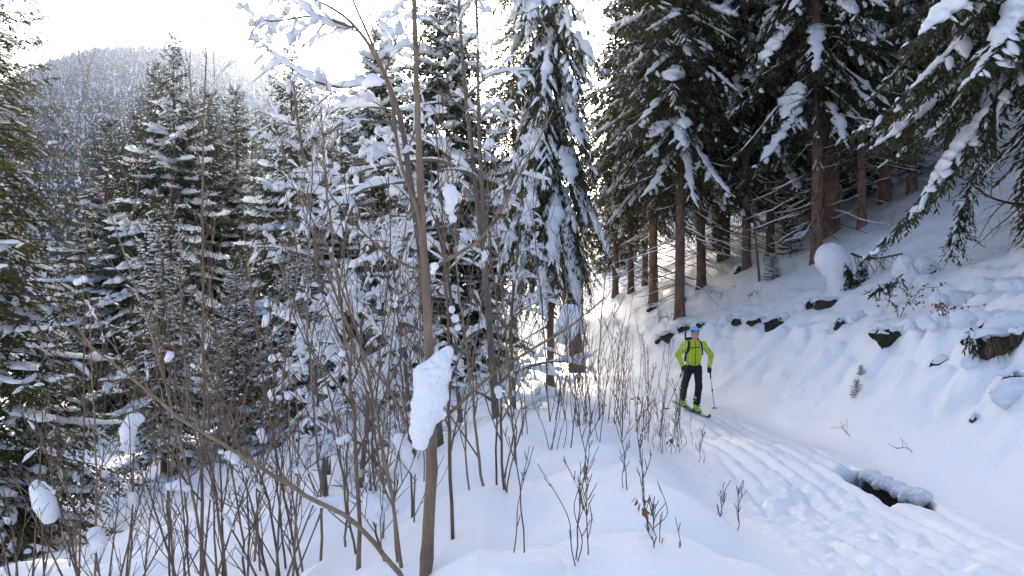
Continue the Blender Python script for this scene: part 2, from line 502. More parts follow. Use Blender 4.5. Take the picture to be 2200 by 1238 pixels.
def ground(x, y, detail=True):
    x = np.asarray(x, float); y = np.asarray(y, float)
    z, u, v = base_ground(x, y)
    if detail:
        z = z + ground_detail(x, y, z, u, v)
    # the stream has undercut the foot of the bank
    dd, par = seg_dist(x, y, DITCH)
    wdt = .27 * np.clip(np.sin(np.pi * np.clip(par * 1.0, 0, 1)) ** .55, .05, 1) * (1 - .55 * sstep(.55, .8, par))
    pit = 1 - sstep(wdt * .45, wdt * 1.2, dd)
    z = z - .5 * pit * sstep(.02, .2, par) * (1 - sstep(.66, .86, par))
    return z

def on_ground(px, py, dmin=3.0, dmax=140.0):
    """where the sight line through a photo pixel meets the snow"""
    ds = np.geomspace(dmin, dmax, 1500)
    X = (px - CX) / F * ds; Z = (CY - py) / F * ds
    g = ground(X, ds, False)
    hit = np.argmax(Z <= g)
    d = ds[hit] if Z[hit] <= g[hit] else dmax
    x = (px - CX) / F * d
    return np.array([x, d, float(ground(np.array([x]), np.array([d]))[0])])

def gz(x, y):
    return float(ground(np.array([float(x)]), np.array([float(y)]))[0])

def build_terrain():
    front = np.linspace(-38, 40, 560)
    back = np.linspace(42, 320, 60)[1:-1]
    ang = np.radians(np.concatenate([front, back]))
    rad = np.concatenate([np.linspace(.3, 2.9, 10), np.geomspace(3, 8.0, 140)[:-1], np.geomspace(8, 11.2, 120)[:-1], np.geomspace(11.2, 26, 120)[:-1], np.geomspace(26, 75, 80)[:-1], np.geomspace(75, 2600, 80)])
    A, R = np.meshgrid(ang, rad, indexing='ij')
    X, Y = R * np.sin(A), R * np.cos(A)
    Yg = np.where(Y > -2, Y, -2 + (Y + 2) * .2)
    Z = ground(X, Yg)
    na, nr = A.shape
    i = np.arange(na)[:, None]; j = np.arange(nr - 1)[None]
    i2 = (i + 1) % na
    f = np.stack([i * nr + j, i2 * nr + j, i2 * nr + j + 1, i * nr + j + 1], -1).reshape(-1, 4)
    mb = MB(); mb.add(np.stack([X, Y, Z], -1), f[:, ::-1])
    c = len(mb.v[0])
    mb.add([[0, 0, gz(0, 0)]], np.zeros((0, 3), int))
    ii = np.arange(na)
    mb.f.append(np.stack([np.full(na, c), ((ii + 1) % na) * nr, ii * nr], -1)); mb.m.append(np.zeros(na, np.int32))
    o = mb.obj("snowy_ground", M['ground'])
    me = o.data
    x, y = np.append(X.ravel(), 0), np.append(Y.ravel(), 0)
    u = x - trail_x(y)
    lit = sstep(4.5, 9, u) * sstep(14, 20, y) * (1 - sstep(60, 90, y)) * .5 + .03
    dd, par = seg_dist(x, y, DITCH)
    wdt = .27 * np.clip(np.sin(np.pi * par) ** .55, .05, 1) * (1 - .55 * sstep(.55, .8, par))
    soil = (1 - sstep(wdt * .95, wdt * 1.2, dd)) * sstep(.06, .14, par) * (1 - sstep(.72, .82, par))
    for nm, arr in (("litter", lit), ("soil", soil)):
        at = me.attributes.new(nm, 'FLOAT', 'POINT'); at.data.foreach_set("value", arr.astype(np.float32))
    tag(o, "snow covered mountain slope with a trodden trail below a steep bank", "ground", kind="structure")
    return o
terrain = build_terrain()

# ------------------------------------------------------------------ spruces
def sprigs(mb, B, D, Nn, ln, wd, mat=0, cross=True):
    """needle sprays: slim folded diamonds, crossed"""
    S = unit(np.cross(D, Nn)); U = unit(np.cross(S, D))
    n = len(B)
    def quads(side):
        mid = B + D * (ln * .42)[:, None]
        v = np.stack([B, mid + side * wd[:, None] - U * (wd * .35)[:, None], B + D * ln[:, None], mid - side * wd[:, None] - U * (wd * .35)[:, None]], 1)
        mb.add(v, np.arange(n * 4).reshape(-1, 4), mat)
    quads(S)
    if cross: quads(unit(U * .8 + S * .6))

def lumps(mb, C, D, ln, wd, ht, r, mat=0):
    """small rounded loads of snow lying along twigs"""
    n = len(C)
    S = np.cross(D, [0, 0, 1.0]); S = unit(S + 1e-6); U = unit(np.cross(S, D)); U = unit(U * .5 + np.array([0, 0, .5]))
    k = 6
    th = np.arange(k) / k * 2 * np.pi + r.uniform(0, 1, (n, 1))
    jit = r.uniform(.55, 1.4, (n, k))
    ring = lambda a, h: C[:, None] + jit[..., None] * a * (np.cos(th)[..., None] * (D * (ln / 2)[:, None])[:, None] + np.sin(th)[..., None] * (S * (wd / 2)[:, None])[:, None]) + (U * (ht * h)[:, None])[:, None]
    r1 = ring(1.0, .12); r2 = ring(.62, .78)
    top = C + U * ht[:, None]; bot = C - U * (ht * .12)[:, None]
    v = np.concatenate([r1, r2, top[:, None], bot[:, None]], 1)
    j = np.arange(k); j2 = (j + 1) % k
    q = np.stack([j, j2, k + j2, k + j], -1)
    t1 = np.stack([k + j, k + j2, np.full(k, 2 * k)], -1); t2 = np.stack([j2, j, np.full(k, 2 * k + 1)], -1)
    off = (np.arange(n) * (2 * k + 2))[:, None, None]
    base = mb.n
    mb.add(v, (q[None] + off).reshape(-1, 4), mat)
    mb.f.append((np.concatenate([t1, t2])[None] + off).reshape(-1, 3) + base); mb.m.append(np.full(n * 2 * k, mat, np.int32))

def spruce_meshes(name, H, R, cb, nbr, e_bot, e_top, droop, tip, seed, snow=.6, thick=.07, spacing=.15, hang=.35, r0=None, dead=0, needle='needles', strip=.6, n3=8, shape=.75, wide=1.0, twig_w=.016, lean=0.0, cut=None, load=0.0, fine=2.2, whorl=0.0, sw=1.0):
    """one spruce: trunk, crown and lying snow as three meshes.  e_bot/e_top: branch elevation at the foot and the top of
    the crown; droop: how far a branch sags; tip: how far its end lifts again; cut: keep branches only below that height"""
    r = np.random.default_rng(seed)
    tr, cr, sn = MB(), MB(), MB()
    r0 = r0 or H * .0085
    zz = np.concatenate([[-.7, -.25, 0, .25], np.linspace(.6, H, 22)])
    rad = np.maximum(r0 * (1 - np.clip(zz, 0, H) / H) ** .8, .008); rad[:4] = rad[3] * np.array([2.1, 1.65, 1.35, 1.12])
    wob = np.stack([.03 * np.sin(zz * .5 + seed), .03 * np.cos(zz * .41 + seed), zz * 0], -1) * np.clip(zz, 0, 3)[:, None] / 3
    tp = wob + np.stack([zz * lean, zz * 0, zz], -1)
    tube(tr, tp, rad, 10)
    axis = lambda h: np.array([np.interp(h, zz, tp[:, 0]), np.interp(h, zz, tp[:, 1]), h])
    # dead, needleless lower branches
    for i in range(dead):
        h = r.uniform(.8, cb + 2.5); a = r.uniform(0, 2 * np.pi); L = r.uniform(.5, R * .75)
        s = np.linspace(0, 1, 6)[:, None]
        dirv = np.array([np.cos(a), np.sin(a), 0])
        pts = axis(h) + dirv * L * s + np.array([0, 0, 1.0]) * (L * (-.25 * s - .25 * s ** 2 + .2 * s ** 3)) + r.normal(0, .03, (6, 3)) * s
        tube(cr, pts, np.linspace(.016, .004, 6), 4, 1, cap=False)
        for q in range(int(L / .28)):
            c = pts[r.integers(1, 6)]; dv = unit(dirv * .7 + r.normal(0, .6, 3) + [0, 0, -.25])
            tube(cr, np.stack([c, c + dv * r.uniform(.15, .5)]), [.006, .002], 3, 1, cap=False)
        if r.random() < .5: snow_strip(sn, pts[1:] + [0, 0, .012], .02, .026, 5, seed=int(r.integers(1e6)))
    TB, TD, TN, TL = [], [], [], []
    for i in range(nbr):
        q = (i + r.uniform(.1, .9)) / nbr
        h = cb + (H - cb) * q ** .94
        if whorl:
            wl = whorl * (1 - .55 * (h - cb) / (H - cb)); h = min(H - .1, cb + round((h - cb) / wl) * wl + r.normal(0, .05))
        t = max(0.0, (h - cb) / (H - cb))
        if cut and h > cut: continue
        L = (R * (1 - t) ** shape) * r.uniform(.72, 1.14) + .2
        a = i * 2.39996 + r.normal(0, .25)
        e = e_bot + (e_top - e_bot) * t ** 1.3 + r.normal(0, .07)
        ns = max(5, int(L / .22))
        s = np.linspace(0, 1, ns)
        es = e - droop * (1 - .6 * t) * np.sin(np.pi * np.minimum(s * .75, 1)) + tip * s ** 2.2
        az = a + r.normal(0, .12) * s + .1 * np.sin(s * 4 + i)
        step = L / (ns - 1)
        dv = np.stack([np.cos(es) * np.cos(az), np.cos(es) * np.sin(az), np.sin(es)], -1)
        pts = axis(h) + np.vstack([np.zeros(3), np.cumsum(dv[:-1] * step, 0)])
        tube(cr, pts, np.linspace(.010 + .009 * L, .004, ns), 4, 1, cap=False)
        # twigs
        m = max(3, int(L / spacing))
        ts = np.linspace(.10, 1.0, m)
        for sgn in (-1, 1):
            tt = np.clip(ts + r.uniform(-.5, .5, m) / m, .04, 1)
            b = np.stack([np.interp(tt, s, pts[:, c]) for c in range(3)], -1)
            tg = unit(np.stack([np.interp(tt, s, dv[:, c]) for c in range(3)], -1))
            sd = unit(np.cross(tg, [0, 0, 1.0]))
            ang = r.uniform(.65, 1.1, m)[:, None]
            dd = tg * np.cos(ang) + sgn * sd * np.sin(ang) + np.array([0, 0, -1.0]) * r.uniform(.3, 1.2, (m, 1)) * hang
            ll = (np.minimum(.34 * L, .85) * (1 - tt) ** .6 * np.clip(tt * 4, .35, 1) + .12) * r.uniform(.7, 1.2, m) * wide
            TB.append(b); TD.append(unit(dd)); TL.append(ll)
        TB.append(pts[-1:]); TD.append(unit(dv[-1:])); TL.append(np.array([.2]))
        # snow along the limb
        if r.random() < strip and ns > 5:
            a0 = r.integers(0, max(1, ns // 3)); a1 = int(r.integers(max(a0 + 4, ns - ns // 3), ns + 1)); a1 = min(max(a1, a0 + 4), ns)
            seg = pts[a0:a1]
            nn = max(6, int(len(seg) * fine)); seg = smooth_line(seg, nn)
            sl = np.linspace(a0, a1, nn) / ns
            wv = sw * (.04 + .17 * np.minimum(.34 * L, .85) * (1 - sl) ** .5) * wide
            snow_strip(sn, seg + [0, 0, thick * .25], wv * r.uniform(.8, 1.3), thick * r.uniform(.7, 1.5), 7, seed=int(r.integers(1e6)), lump=.5)
        if load and L > .7 and r.random() < load:
            # a heavy pad that weighs the outer branch down
            c0 = int(ns * r.uniform(.3, .5)); seg = smooth_line(pts[c0:c0 + max(5, int((ns - c0) * r.uniform(.55, 1.0)))], max(9, (ns - c0) * 4))
            nn = len(seg); bell = np.sin(np.pi * np.linspace(.08, .97, nn)) ** .6
            snow_strip(sn, seg + [0, 0, .03], bell * r.uniform(.13, .26) * min(1.3, L), bell * r.uniform(.10, .19), 9, seed=int(r.integers(1e6)), lump=.42)
    B, D, Ln = np.concatenate(TB), np.concatenate(TD), np.concatenate(TL)
    n = len(B)
    # needle sprays along every twig
    up = np.array([0, 0, 1.0])
    sd = unit(np.cross(D, up) + 1e-6)
    for k in range(n3):
        f = (k + .5) / n3
        c = B + D * (Ln * f)[:, None] + np.array([0, 0, -1.0]) * (Ln * hang * .45 * f * f)[:, None]
        sg = 1 if k % 2 else -1
        if k == n3 - 1:
            d3 = unit(D + r.normal(0, .12, (n, 3)) + [0, 0, -.15])
        else:
            d3 = unit(D * .75 + sg * sd * r.uniform(.35, .9, (n, 1)) + r.normal(0, .18, (n, 3)) + np.array([0, 0, -1.0]) * r.uniform(0, .5, (n, 1)))
        l3 = np.clip(Ln * .42 * (1 - .35 * f), .06, .24) * r.uniform(.8, 1.25, n)
        sprigs(cr, c, d3, np.tile(up, (n, 1)) + r.normal(0, .3, (n, 3)), l3, twig_w * r.uniform(.8, 1.3, n) * np.clip(l3 / .13, .8, 1.7), 0, cross=(k % 2 == 0))
    # snow on the twigs, in patches
    cl = vnoise(B[:, 0] * 1.3 + B[:, 2] * .7, B[:, 1] * 1.3 - B[:, 2] * .9, seed) * .5 + .5
    pick = r.random(n) < snow * np.clip(cl * 1.9 - .15, 0.05, 1.4)
    b, d, l = B[pick], D[pick], Ln[pick]
    if len(b):
        ctr = b + d * (l * r.uniform(.3, .6, len(b)))[:, None] + [0, 0, .012]
        ctr[:, 2] -= l * hang * .1
        lumps(sn, ctr, d, l * r.uniform(.45, .95, len(b)), r.uniform(.045, .19, len(b)) * np.clip(l / .35, .6, 1.4), thick * r.uniform(.35, .95, len(b)), r)
    return (tr.mesh(name + "_trunk", M['spruce_bark']), cr.mesh(name + "_crown", [M[needle], M['branch_wood']], smooth=False), sn.mesh(name + "_snow", M['snow_load']))

def place_spruce(ms, loc, rz, scale, label, group=None, name="spruce_tree", sxy=None):
    o = thing(name, label, "tree", loc, rz, group)
    o.scale = (sxy or scale, sxy or scale, scale)
    link("trunk", ms[0], o)
    tag(link("crown", ms[1], o), kind="stuff")
    if len(ms[2].vertices): tag(link("snow_load", ms[2], o), kind="stuff")
    return o

R_ = math.radians
SP = {}
# broad sunny-valley spruce with shelves of snow
SP['shelf'] = spruce_meshes("shelf", 17, 6.4, .6, 235, R_(-30), R_(38), .35, .5, 1, whorl=.7, sw=1.75, snow=.09, thick=.12, spacing=.17, hang=.5, strip=.97, wide=.95, n3=7, shape=1.0, needle='needles_dark', twig_w=.027)
SP['shelf2'] = spruce_meshes("shelf2", 15, 3.5, .5, 210, R_(-22), R_(40), .3, .5, 2, whorl=.6, sw=1.6, snow=.10, thick=.105, spacing=.16, hang=.5, strip=.97, n3=6, shape=.82, needle='needles_dark', twig_w=.027)
# forest spruces with long bare trunks
SP['forest'] = spruce_meshes("forest", 23, 3.7, 4.5, 180, R_(-30), R_(35), .4, .35, 3, load=.13, snow=.30, thick=.065, spacing=.17, hang=.75, dead=70, strip=.30)
SP['forest2'] = spruce_meshes("forest2", 20, 3.3, 5.9, 155, R_(-34), R_(30), .45, .4, 4, load=.13, snow=.32, thick=.065, spacing=.16, hang=.85, dead=80, strip=.32)
# weighed-down spruce with heavy pads
SP['heavy'] = spruce_meshes("heavy", 14.5, 3.3, 3.9, 140, R_(-48), R_(15), .5, .1, 5, snow=.5, thick=.10, spacing=.15, hang=.8, dead=22, strip=.45, load=.45, fine=3.5)
# spruce at the edge of the picture, close: long thick shelves pointing down
SP['close'] = spruce_meshes("close", 14, 4.4, 4.2, 130, R_(-38), R_(0), .22, .2, 6, snow=.6, thick=.075, spacing=.13, hang=.55, dead=20, strip=.55, n3=10, load=.35, cut=11, fine=4)
SP['warm'] = spruce_meshes("warm", 13, 1.9, .3, 190, R_(-12), R_(30), .25, .3, 7, snow=.38, thick=.07, spacing=.12, hang=.9, strip=.85, needle='needles_warm', n3=9)
SP['young'] = spruce_meshes("young", 6.5, 1.35, .25, 120, R_(-14), R_(45), .25, .4, 8, snow=.85, thick=.065, spacing=.12, hang=.35, strip=.95, r0=.06, needle='needles_warm')
SP['baby'] = spruce_meshes("baby", 1.5, .45, .15, 34, R_(0), R_(55), .1, .2, 9, snow=.35, thick=.04, spacing=.08, hang=.2, strip=.5, r0=.022, n3=6)

def at(px, d, dz=0.0):
    x = (px - CX) / F * d
    return np.array([x, d, gz(x, d) + dz])

def top_scale(px, d, py_top, H):
    p = at(px, d)
    return p, ((CY - py_top) / F * d - p[2]) / H

# the valley-side group
for (key, px, d, top, rz, sq, lab) in (
    ('shelf', 372, 36, 66, .3, .9, "tallest broad spruce of the valley group, its drooping branches shelved with snow"),
    ('shelf2', 228, 38, 252, 1.4, 1.45, "lower dark spruce on the open flank of the valley group"),
    ('shelf2', 290, 41, 236, 2.6, 1.35, "slim snowy spruce half hidden behind the tallest valley spruce"),
    ('shelf2', 330, 52, 132, .9, .8, "slender spruce rising close behind the tallest valley spruce"),
    ('shelf2', 448, 39, 190, 3.9, 1.25, "snowy spruce directly beside the tallest valley spruce, with bare spiky top"),
    ('shelf2', 508, 40, 186, 5.0, 1.25, "pointed snowy spruce between two larger valley spruces"),
    ('shelf2', 628, 29, 48, 2.0, 1.0, "dark narrow spruce behind the brown saplings with snowy branch ends"),
):
    p, s = top_scale(px, d, top, {'shelf': 17, 'shelf2': 15, 'forest': 23}[key])
    place_spruce(SP[key], p - [0, 0, .2], rz, s, lab, sxy=s * sq)

p, s = top_scale(352, 21, 430, 6.5)
place_spruce(SP['young'], p, .6, s, "small snow plastered spruce standing in front of the tallest valley spruce", sxy=s * 1.0)
p, s = top_scale(-30, 13.5, -170, 13)
place_spruce(SP['warm'], p, .5, s, sxy=s * 1.45, label= "olive green spruce at the picture edge with long slabs of snow")
p, s = top_scale(505, 24, 560, 6.5)
place_spruce(SP['young'], p, 2.6, s, "young spruce under snow between the valley spruces and the saplings")
p, s = top_scale(640, 22, 500, 6.5)
place_spruce(SP['young'], p, 4.1, s, "young spruce under snow wrapped in thin brown saplings")

# the weighed-down spruce beside the trail and the ones behind it
p = on_ground(1182, 835)
p = at(1182, 21)
place_spruce(SP['heavy'], p, 4.4, 1.22, "spruce beside the trail bent under big pads of hanging snow", sxy=.82)
for (key, px, d, top, rz, sq, lab) in (
    ('shelf', 960, 27, -190, .7, .72, "dark spruce towering behind the snowy bare trees"),
    ('shelf', 820, 33, -60, 3.3, .75, "dense spruce behind the tall brown sapling"),
    ('forest2', 1105, 31, -150, 5.1, 1.0, "spruce with lacy snowy limbs behind the snow weighted spruce"),
    ('shelf2', 735, 27, 210, 2.2, 1.1, "lower snowy spruce in the thicket behind the saplings"),
    ('shelf2', 905, 24, 260, 1.0, 1.1, "lower snowy spruce behind the snow capped sapling"),
    ('shelf2', 1030, 25, 330, 4.4, 1.0, "short spruce under heavy snow behind the grey barked tree"),
    ('forest', 1250, 36, 120, 1.9, .75, "spruce with its top just below the glare of the sun"),
    ('shelf2', 1335, 46, 215, 3.0, 1.0, "low snowy spruce under the glare of the sun"),
):
    p, s = top_scale(px, d, top, {'shelf': 17, 'shelf2': 15, 'forest': 23, 'forest2': 20}[key])
    place_spruce(SP[key], p - [0, 0, .2], rz, s, lab, sxy=s * sq)

# forest above the bank: the trunks one can pick out
FL = "plain"
def forest_label(px):
    if px < 1400: return "slim spruce trunk where the forest meets the far bend of the trail"
    if px < 1600: return "slim bare trunked spruce beside the spruce behind the skier"
    if px < 1750: return "bare trunked spruce set back between the leaning foot and the scaly bark"
    if px < 1950: return "bare trunked spruce up the slope beside the thickest trunk"
    return "bare trunked spruce at the upper rim of the open bank"
for i, (px, py, key, s, lab) in enumerate((
    (1404, 655, 'forest', 1.05, "stout spruce with flared foot at the edge of the forest above the skier"),
    (1386, 612, 'forest2', .85, FL),
    (1460, 690, 'forest2', 1.0, "straight slim spruce rising directly behind the skier"),
    (1507, 622, 'forest', 1.0, FL),
    (1604, 584, 'forest2', 1.15, "spruce with leaning foot beside a small dark stump"),
    (1755, 566, 'forest', 1.15, "scaly barked spruce standing in front of the thickest trunk"),
    (1787, 508, 'forest2', 1.7, "thickest trunk of the forest above the bank"),
    (1852, 500, 'forest2', .9, FL),
    (1900, 436, 'forest', 1.1, FL),
    (1322, 640, 'forest2', .95, FL),
    (1356, 628, 'forest', .9, FL),
    (1690, 528, 'forest2', .9, FL),
    (1560, 560, 'forest', .9, FL),
    (1655, 545, 'forest', .85, FL),
    (1960, 415, 'forest2', 1.0, FL),
    (2040, 385, 'forest', 1.05, FL),
    (2130, 350, 'forest2', 1.0, FL),
)):
    g = on_ground(px, py)
    place_spruce(SP[key], g - [0, 0, .15], 1.7 * i + .4, s, forest_label(px) if lab == FL else lab, forest_label(px) if lab == FL else None, sxy=s * (.95 + .1 * math.sin(i)))

# the rest of the forest, up the slope behind them; the gap that lets the low sun through stays open
pts = []
r = np.random.default_rng(5)
tries = 0
while len(pts) < 76 and tries < 6000:
    tries += 1
    y = r.uniform(33, 92); x = r.uniform(.095 * y + 1.0 if y < 52 else .16 * y, .72 * y + 4)
    a = x / y
    if .085 < a < .172: continue
    if all((x - q[0]) ** 2 + (y - q[1]) ** 2 > 3.1 ** 2 for q in pts): pts.append((x, y))
for i, (x, y) in enumerate(pts):
    key = ('forest', 'forest2', 'shelf2')[i % 3]
    s = r.uniform(.8, 1.05) * (1.15 if key == 'shelf2' else 1)
    q = CX + F * x / y
    where = [w for lim_, w in ((1345, "near the glare of the sun"), (1490, "behind the stout flared spruce"), (1660, "behind the spruce with leaning foot"), (1830, "behind the thickest trunk"), (2000, "up the slope above the ball of snow"), (9999, "above the open snow of the bank")) if q < lim_][0]
    kind = {'forest': "long branched spruce", 'forest2': "high crowned spruce", 'shelf2': "low branched snowy spruce"}[key]
    lab = kind + " in the forest " + where
    place_spruce(SP[key], (x, y, gz(x, y) - .2), r.uniform(0, 6.28), s, lab, lab.replace("spruce", "spruces", 1))
# more of the wood on the near bank, out to the side of the view, keeps the trail in shade
for i, (x, y, key, s) in enumerate(((9.0, 12.8, 'close', 1.0), (12.2, 17.2, 'close', 1.1), (14.0, 13.2, 'forest', 1.0), (16.5, 21.5, 'forest2', 1.1), (19.5, 26.5, 'forest', 1.1))):
    labs = ("spruce on the bank reaching in with thick slanting slabs of snow", "spruce up the bank behind the slanting slabs of snow, twigs hanging low",
            "tall spruce high on the bank behind the snow slabbed branches", "tall spruce high on the bank beside low hanging green twigs", "tall spruce at the top of the open snow slope")
    place_spruce(SP[key], (x, y, gz(x, y) - .15), (2.6, .8, 1.2, 3.0, 4.0)[i], s, labs[i])

# ------------------------------------------------------------------ the wood on the far hill: reads as one mass
def far_wood():
    r = np.random.default_rng(3)
    n = 11500
    y = 135 + (1130 - 135) * r.random(n) ** .62
    x = y * r.uniform(-.80, .06, n)
    z = base_ground(x, y)[0]
    h = r.uniform(10, 22, n) * (.75 + .35 * vnoise(x * .01, y * .01, 4)); rad = h * r.uniform(.13, .19, n)
    k = 6
    tiers = ((.06, 1.0, .42), (.28, .80, .62), (.50, .58, .80), (.68, .38, 1.0))
    mb = MB()
    th = np.arange(k) / k * 2 * np.pi
    ph = r.uniform(0, 6.28, (n, 1))
    for (b, w, t) in tiers:
        jit = r.uniform(.6, 1.3, (n, k))
        ring = np.stack([x[:, None] + jit * w * rad[:, None] * np.cos(th + ph), y[:, None] + jit * w * rad[:, None] * np.sin(th + ph),
                         z[:, None] + h[:, None] * (b - .05 * jit)], -1)
        apex = np.stack([x, y, z + h * t], -1)[:, None]
        v = np.concatenate([ring, apex], 1)
        j = np.arange(k)
        f = np.stack([j, (j + 1) % k, np.full(k, k)], -1)
        mb.add(v, (f[None] + (np.arange(n) * (k + 1))[:, None, None]).reshape(-1, 3))
    o = mb.obj("far_forest", M['far'], smooth=False)
    tag(o, "snowy conifer forest covering the hazy hill across the valley", "forest", kind="stuff")
far_wood()

# ------------------------------------------------------------------ bare trees and saplings
def grow(wood, snow, pts, r0, r1, seed, level, nchild, clen, r, snowy, thick, up=.25, spread=.9, k=(7, 5, 4, 3), maxlevel=3, start=.15, droop=0.0):
    """a limb with its side branches; snow lies on whatever is not too steep"""
    n = len(pts)
    tube(wood, pts, np.linspace(r0, r1, n), k[min(level, 3)], 0, cap=(level == 0))
    if snowy and level > 0:
        t = unit(np.gradient(pts, axis=0)); flat = np.abs(t[:, 2]).mean()
        if flat < .88 and r.random() < snowy:
            a = 0 if n < 5 else int(r.integers(0, 2)); q = pts[a:]
            if snowy < .5 and len(q) > 4: a = int(r.integers(0, len(q) - 3)); q = q[a:a + 3]
            q = smooth_line(q, max(5, len(q) + 2)) if level < 3 else q
            w = .5 * np.linspace(r0, r1, len(q)) + thick * .34 * (1.15 - .2 * level)
            snow_strip(snow, q + [0, 0, thick * .2 + r1 * .6], w * r.uniform(.8, 1.3), thick * r.uniform(.6, 1.5) * (1 - .45 * flat), 6 if level < 3 else 5, seed=int(r.integers(1e6)), lump=.55)
    if level >= maxlevel: return
    nc = nchild[min(level, len(nchild) - 1)]
    Lp = np.linalg.norm(np.diff(pts, axis=0), axis=1).sum()
    az = r.uniform(0, 6.28)
    for i in range(nc):
        f = start + (1 - start) * (i + r.uniform(.2, .8)) / nc
        x = f * (n - 1); j = min(int(x), n - 2); c = pts[j] + (pts[j + 1] - pts[j]) * (x - j)
        t = unit(pts[j + 1] - pts[j])
        az += 2.4 + r.normal(0, .4)
        a = unit(np.cross(t, [.3, .2, 1.0])); b = np.cross(t, a)
        side = a * np.cos(az) + b * np.sin(az)
        d = unit(t * r.uniform(.5, 1.0) + side * spread * r.uniform(.7, 1.2) + np.array([0, 0, up]))
        L = clen[min(level, len(clen) - 1)] * r.uniform(.55, 1.25) * (1.1 - .55 * f)
        m = (7, 6, 5, 4)[min(level + 1, 3)]
        s = np.linspace(0, 1, m)[:, None]
        bend = r.normal(0, .22, 3) + [0, 0, -droop + up * .4]
        q = c + d * L * s + bend * L * s ** 2 * .6 + r.normal(0, .015, (m, 3)) * L * s
        rr = min((r0 + (r1 - r0) * f) * .6, .012 + .010 * L) if level else (r0 + (r1 - r0) * f) * .55
        rr = max(rr, .0032)
        grow(wood, snow, q, rr, max(rr * .4, .0024), seed, level + 1, nchild, clen, r, snowy, thick, up, spread, k, maxlevel, .12, droop)

def bare_tree(name, label, pts, r0, r1, seed, nchild, clen, snowy=0.0, thick=.05, bark='bark', group=None, up=.25, spread=.9, maxlevel=3, start=.15, droop=0.0, cat="tree", nodes=0, extra=()):
    r = np.random.default_rng(seed)
    pts = np.asarray(pts, float)
    base = pts[0].copy(); pts = pts - base
    o = thing(name, label, cat, base, 0, group)
    line = smooth_line(pts, max(10, 4 * len(pts)))
    zz_ = r.normal(0, 1, (len(line), 3)) * [1, 1, .2] * (.002 if r0 > .03 else .0055); zz_[0] = 0; line = line + zz_
    stem, wood, snow = MB(), MB(), MB()
    rad = np.linspace(r0, r1, len(line))
    if nodes:   # swollen nodes along the young stem
        rad = rad * (1 + .16 * np.maximum(0, np.cos(np.linspace(0, nodes * 2 * np.pi, len(line)))) ** 8)
    tube(stem, line, rad, 9 if r0 > .02 else 6)
    for q, a, b in extra:
        q = np.asarray(q, float) - base
        grow(wood, snow, smooth_line(q, max(8, 4 * len(q))), a, b, seed, 1, nchild, clen, r, snowy, thick, up, spread, maxlevel=maxlevel, start=.3, droop=droop)
    dummy = MB()
    grow(dummy, snow, line, r0, r1, seed, 0, nchild, clen, r, 0, thick, up, spread, maxlevel=0)
    nc = nchild[0]; az = r.uniform(0, 6.28); n = len(line)
    for i in range(nc):
        f = start + (1 - start) * (i + r.uniform(.2, .8)) / max(nc, 1)
        j = min(int(f * (n - 1)), n - 2); c = line[j]; t = unit(line[j + 1] - line[j])
        az += (np.pi if i % 2 else 1.9) + r.normal(0, .3)
        a = unit(np.cross(t, [.3, .2, 1.0])); b = np.cross(t, a)
        d = unit(t * r.uniform(.5, 1.0) + (a * np.cos(az) + b * np.sin(az)) * spread * r.uniform(.7, 1.2) + np.array([0, 0, up]))
        L = clen[0] * r.uniform(.5, 1.25) * (1.15 - .6 * f)
        s = np.linspace(0, 1, 7)[:, None]
        q = c + d * L * s + (r.normal(0, .2, 3) + [0, 0, -droop + up * .4]) * L * s ** 2 * .6 + r.normal(0, .012, (7, 3)) * L * s
        rr = max(min(rad[j] * .6, .006 + .011 * L), .003)
        grow(wood, snow, q, rr, max(rr * .4, .0022), seed, 1, nchild, clen, r, snowy, thick, up, spread, maxlevel=maxlevel, droop=droop)
    stem.obj("trunk" if r0 > .05 else "stem", M[bark], o)
    if wood.n: tag(wood.obj("twigs", M['twig'] if bark != 'bark_grey' else M['bark_grey'], o), kind="stuff")
    if snow.n: tag(snow.obj("snow_load", M['snow_load'], o), kind="stuff")
    return o

def px_line(pl, d, to_ground=True, d2=None):
    """pixels listed from the foot upwards, standing about d metres away"""
    n = len(pl)
    pts = [P(a, b, d + (0 if d2 is None else (d2 - d) * i / (n - 1))) for i, (a, b) in enumerate(pl)]
    if to_ground:
        g = gz(pts[0][0], pts[0][1])
        if pts[0][2] > g - .05:
            sl = (pts[0] - pts[1]) / max(pts[1][2] - pts[0][2], .05); h = pts[0][2] - g + .15
            f = np.array([pts[0][0] + np.clip(sl[0], -.3, .3) * h, pts[0][1], 0]); f[2] = gz(f[0], f[1]) - .12
            pts = [f] + pts
    return np.array(pts)

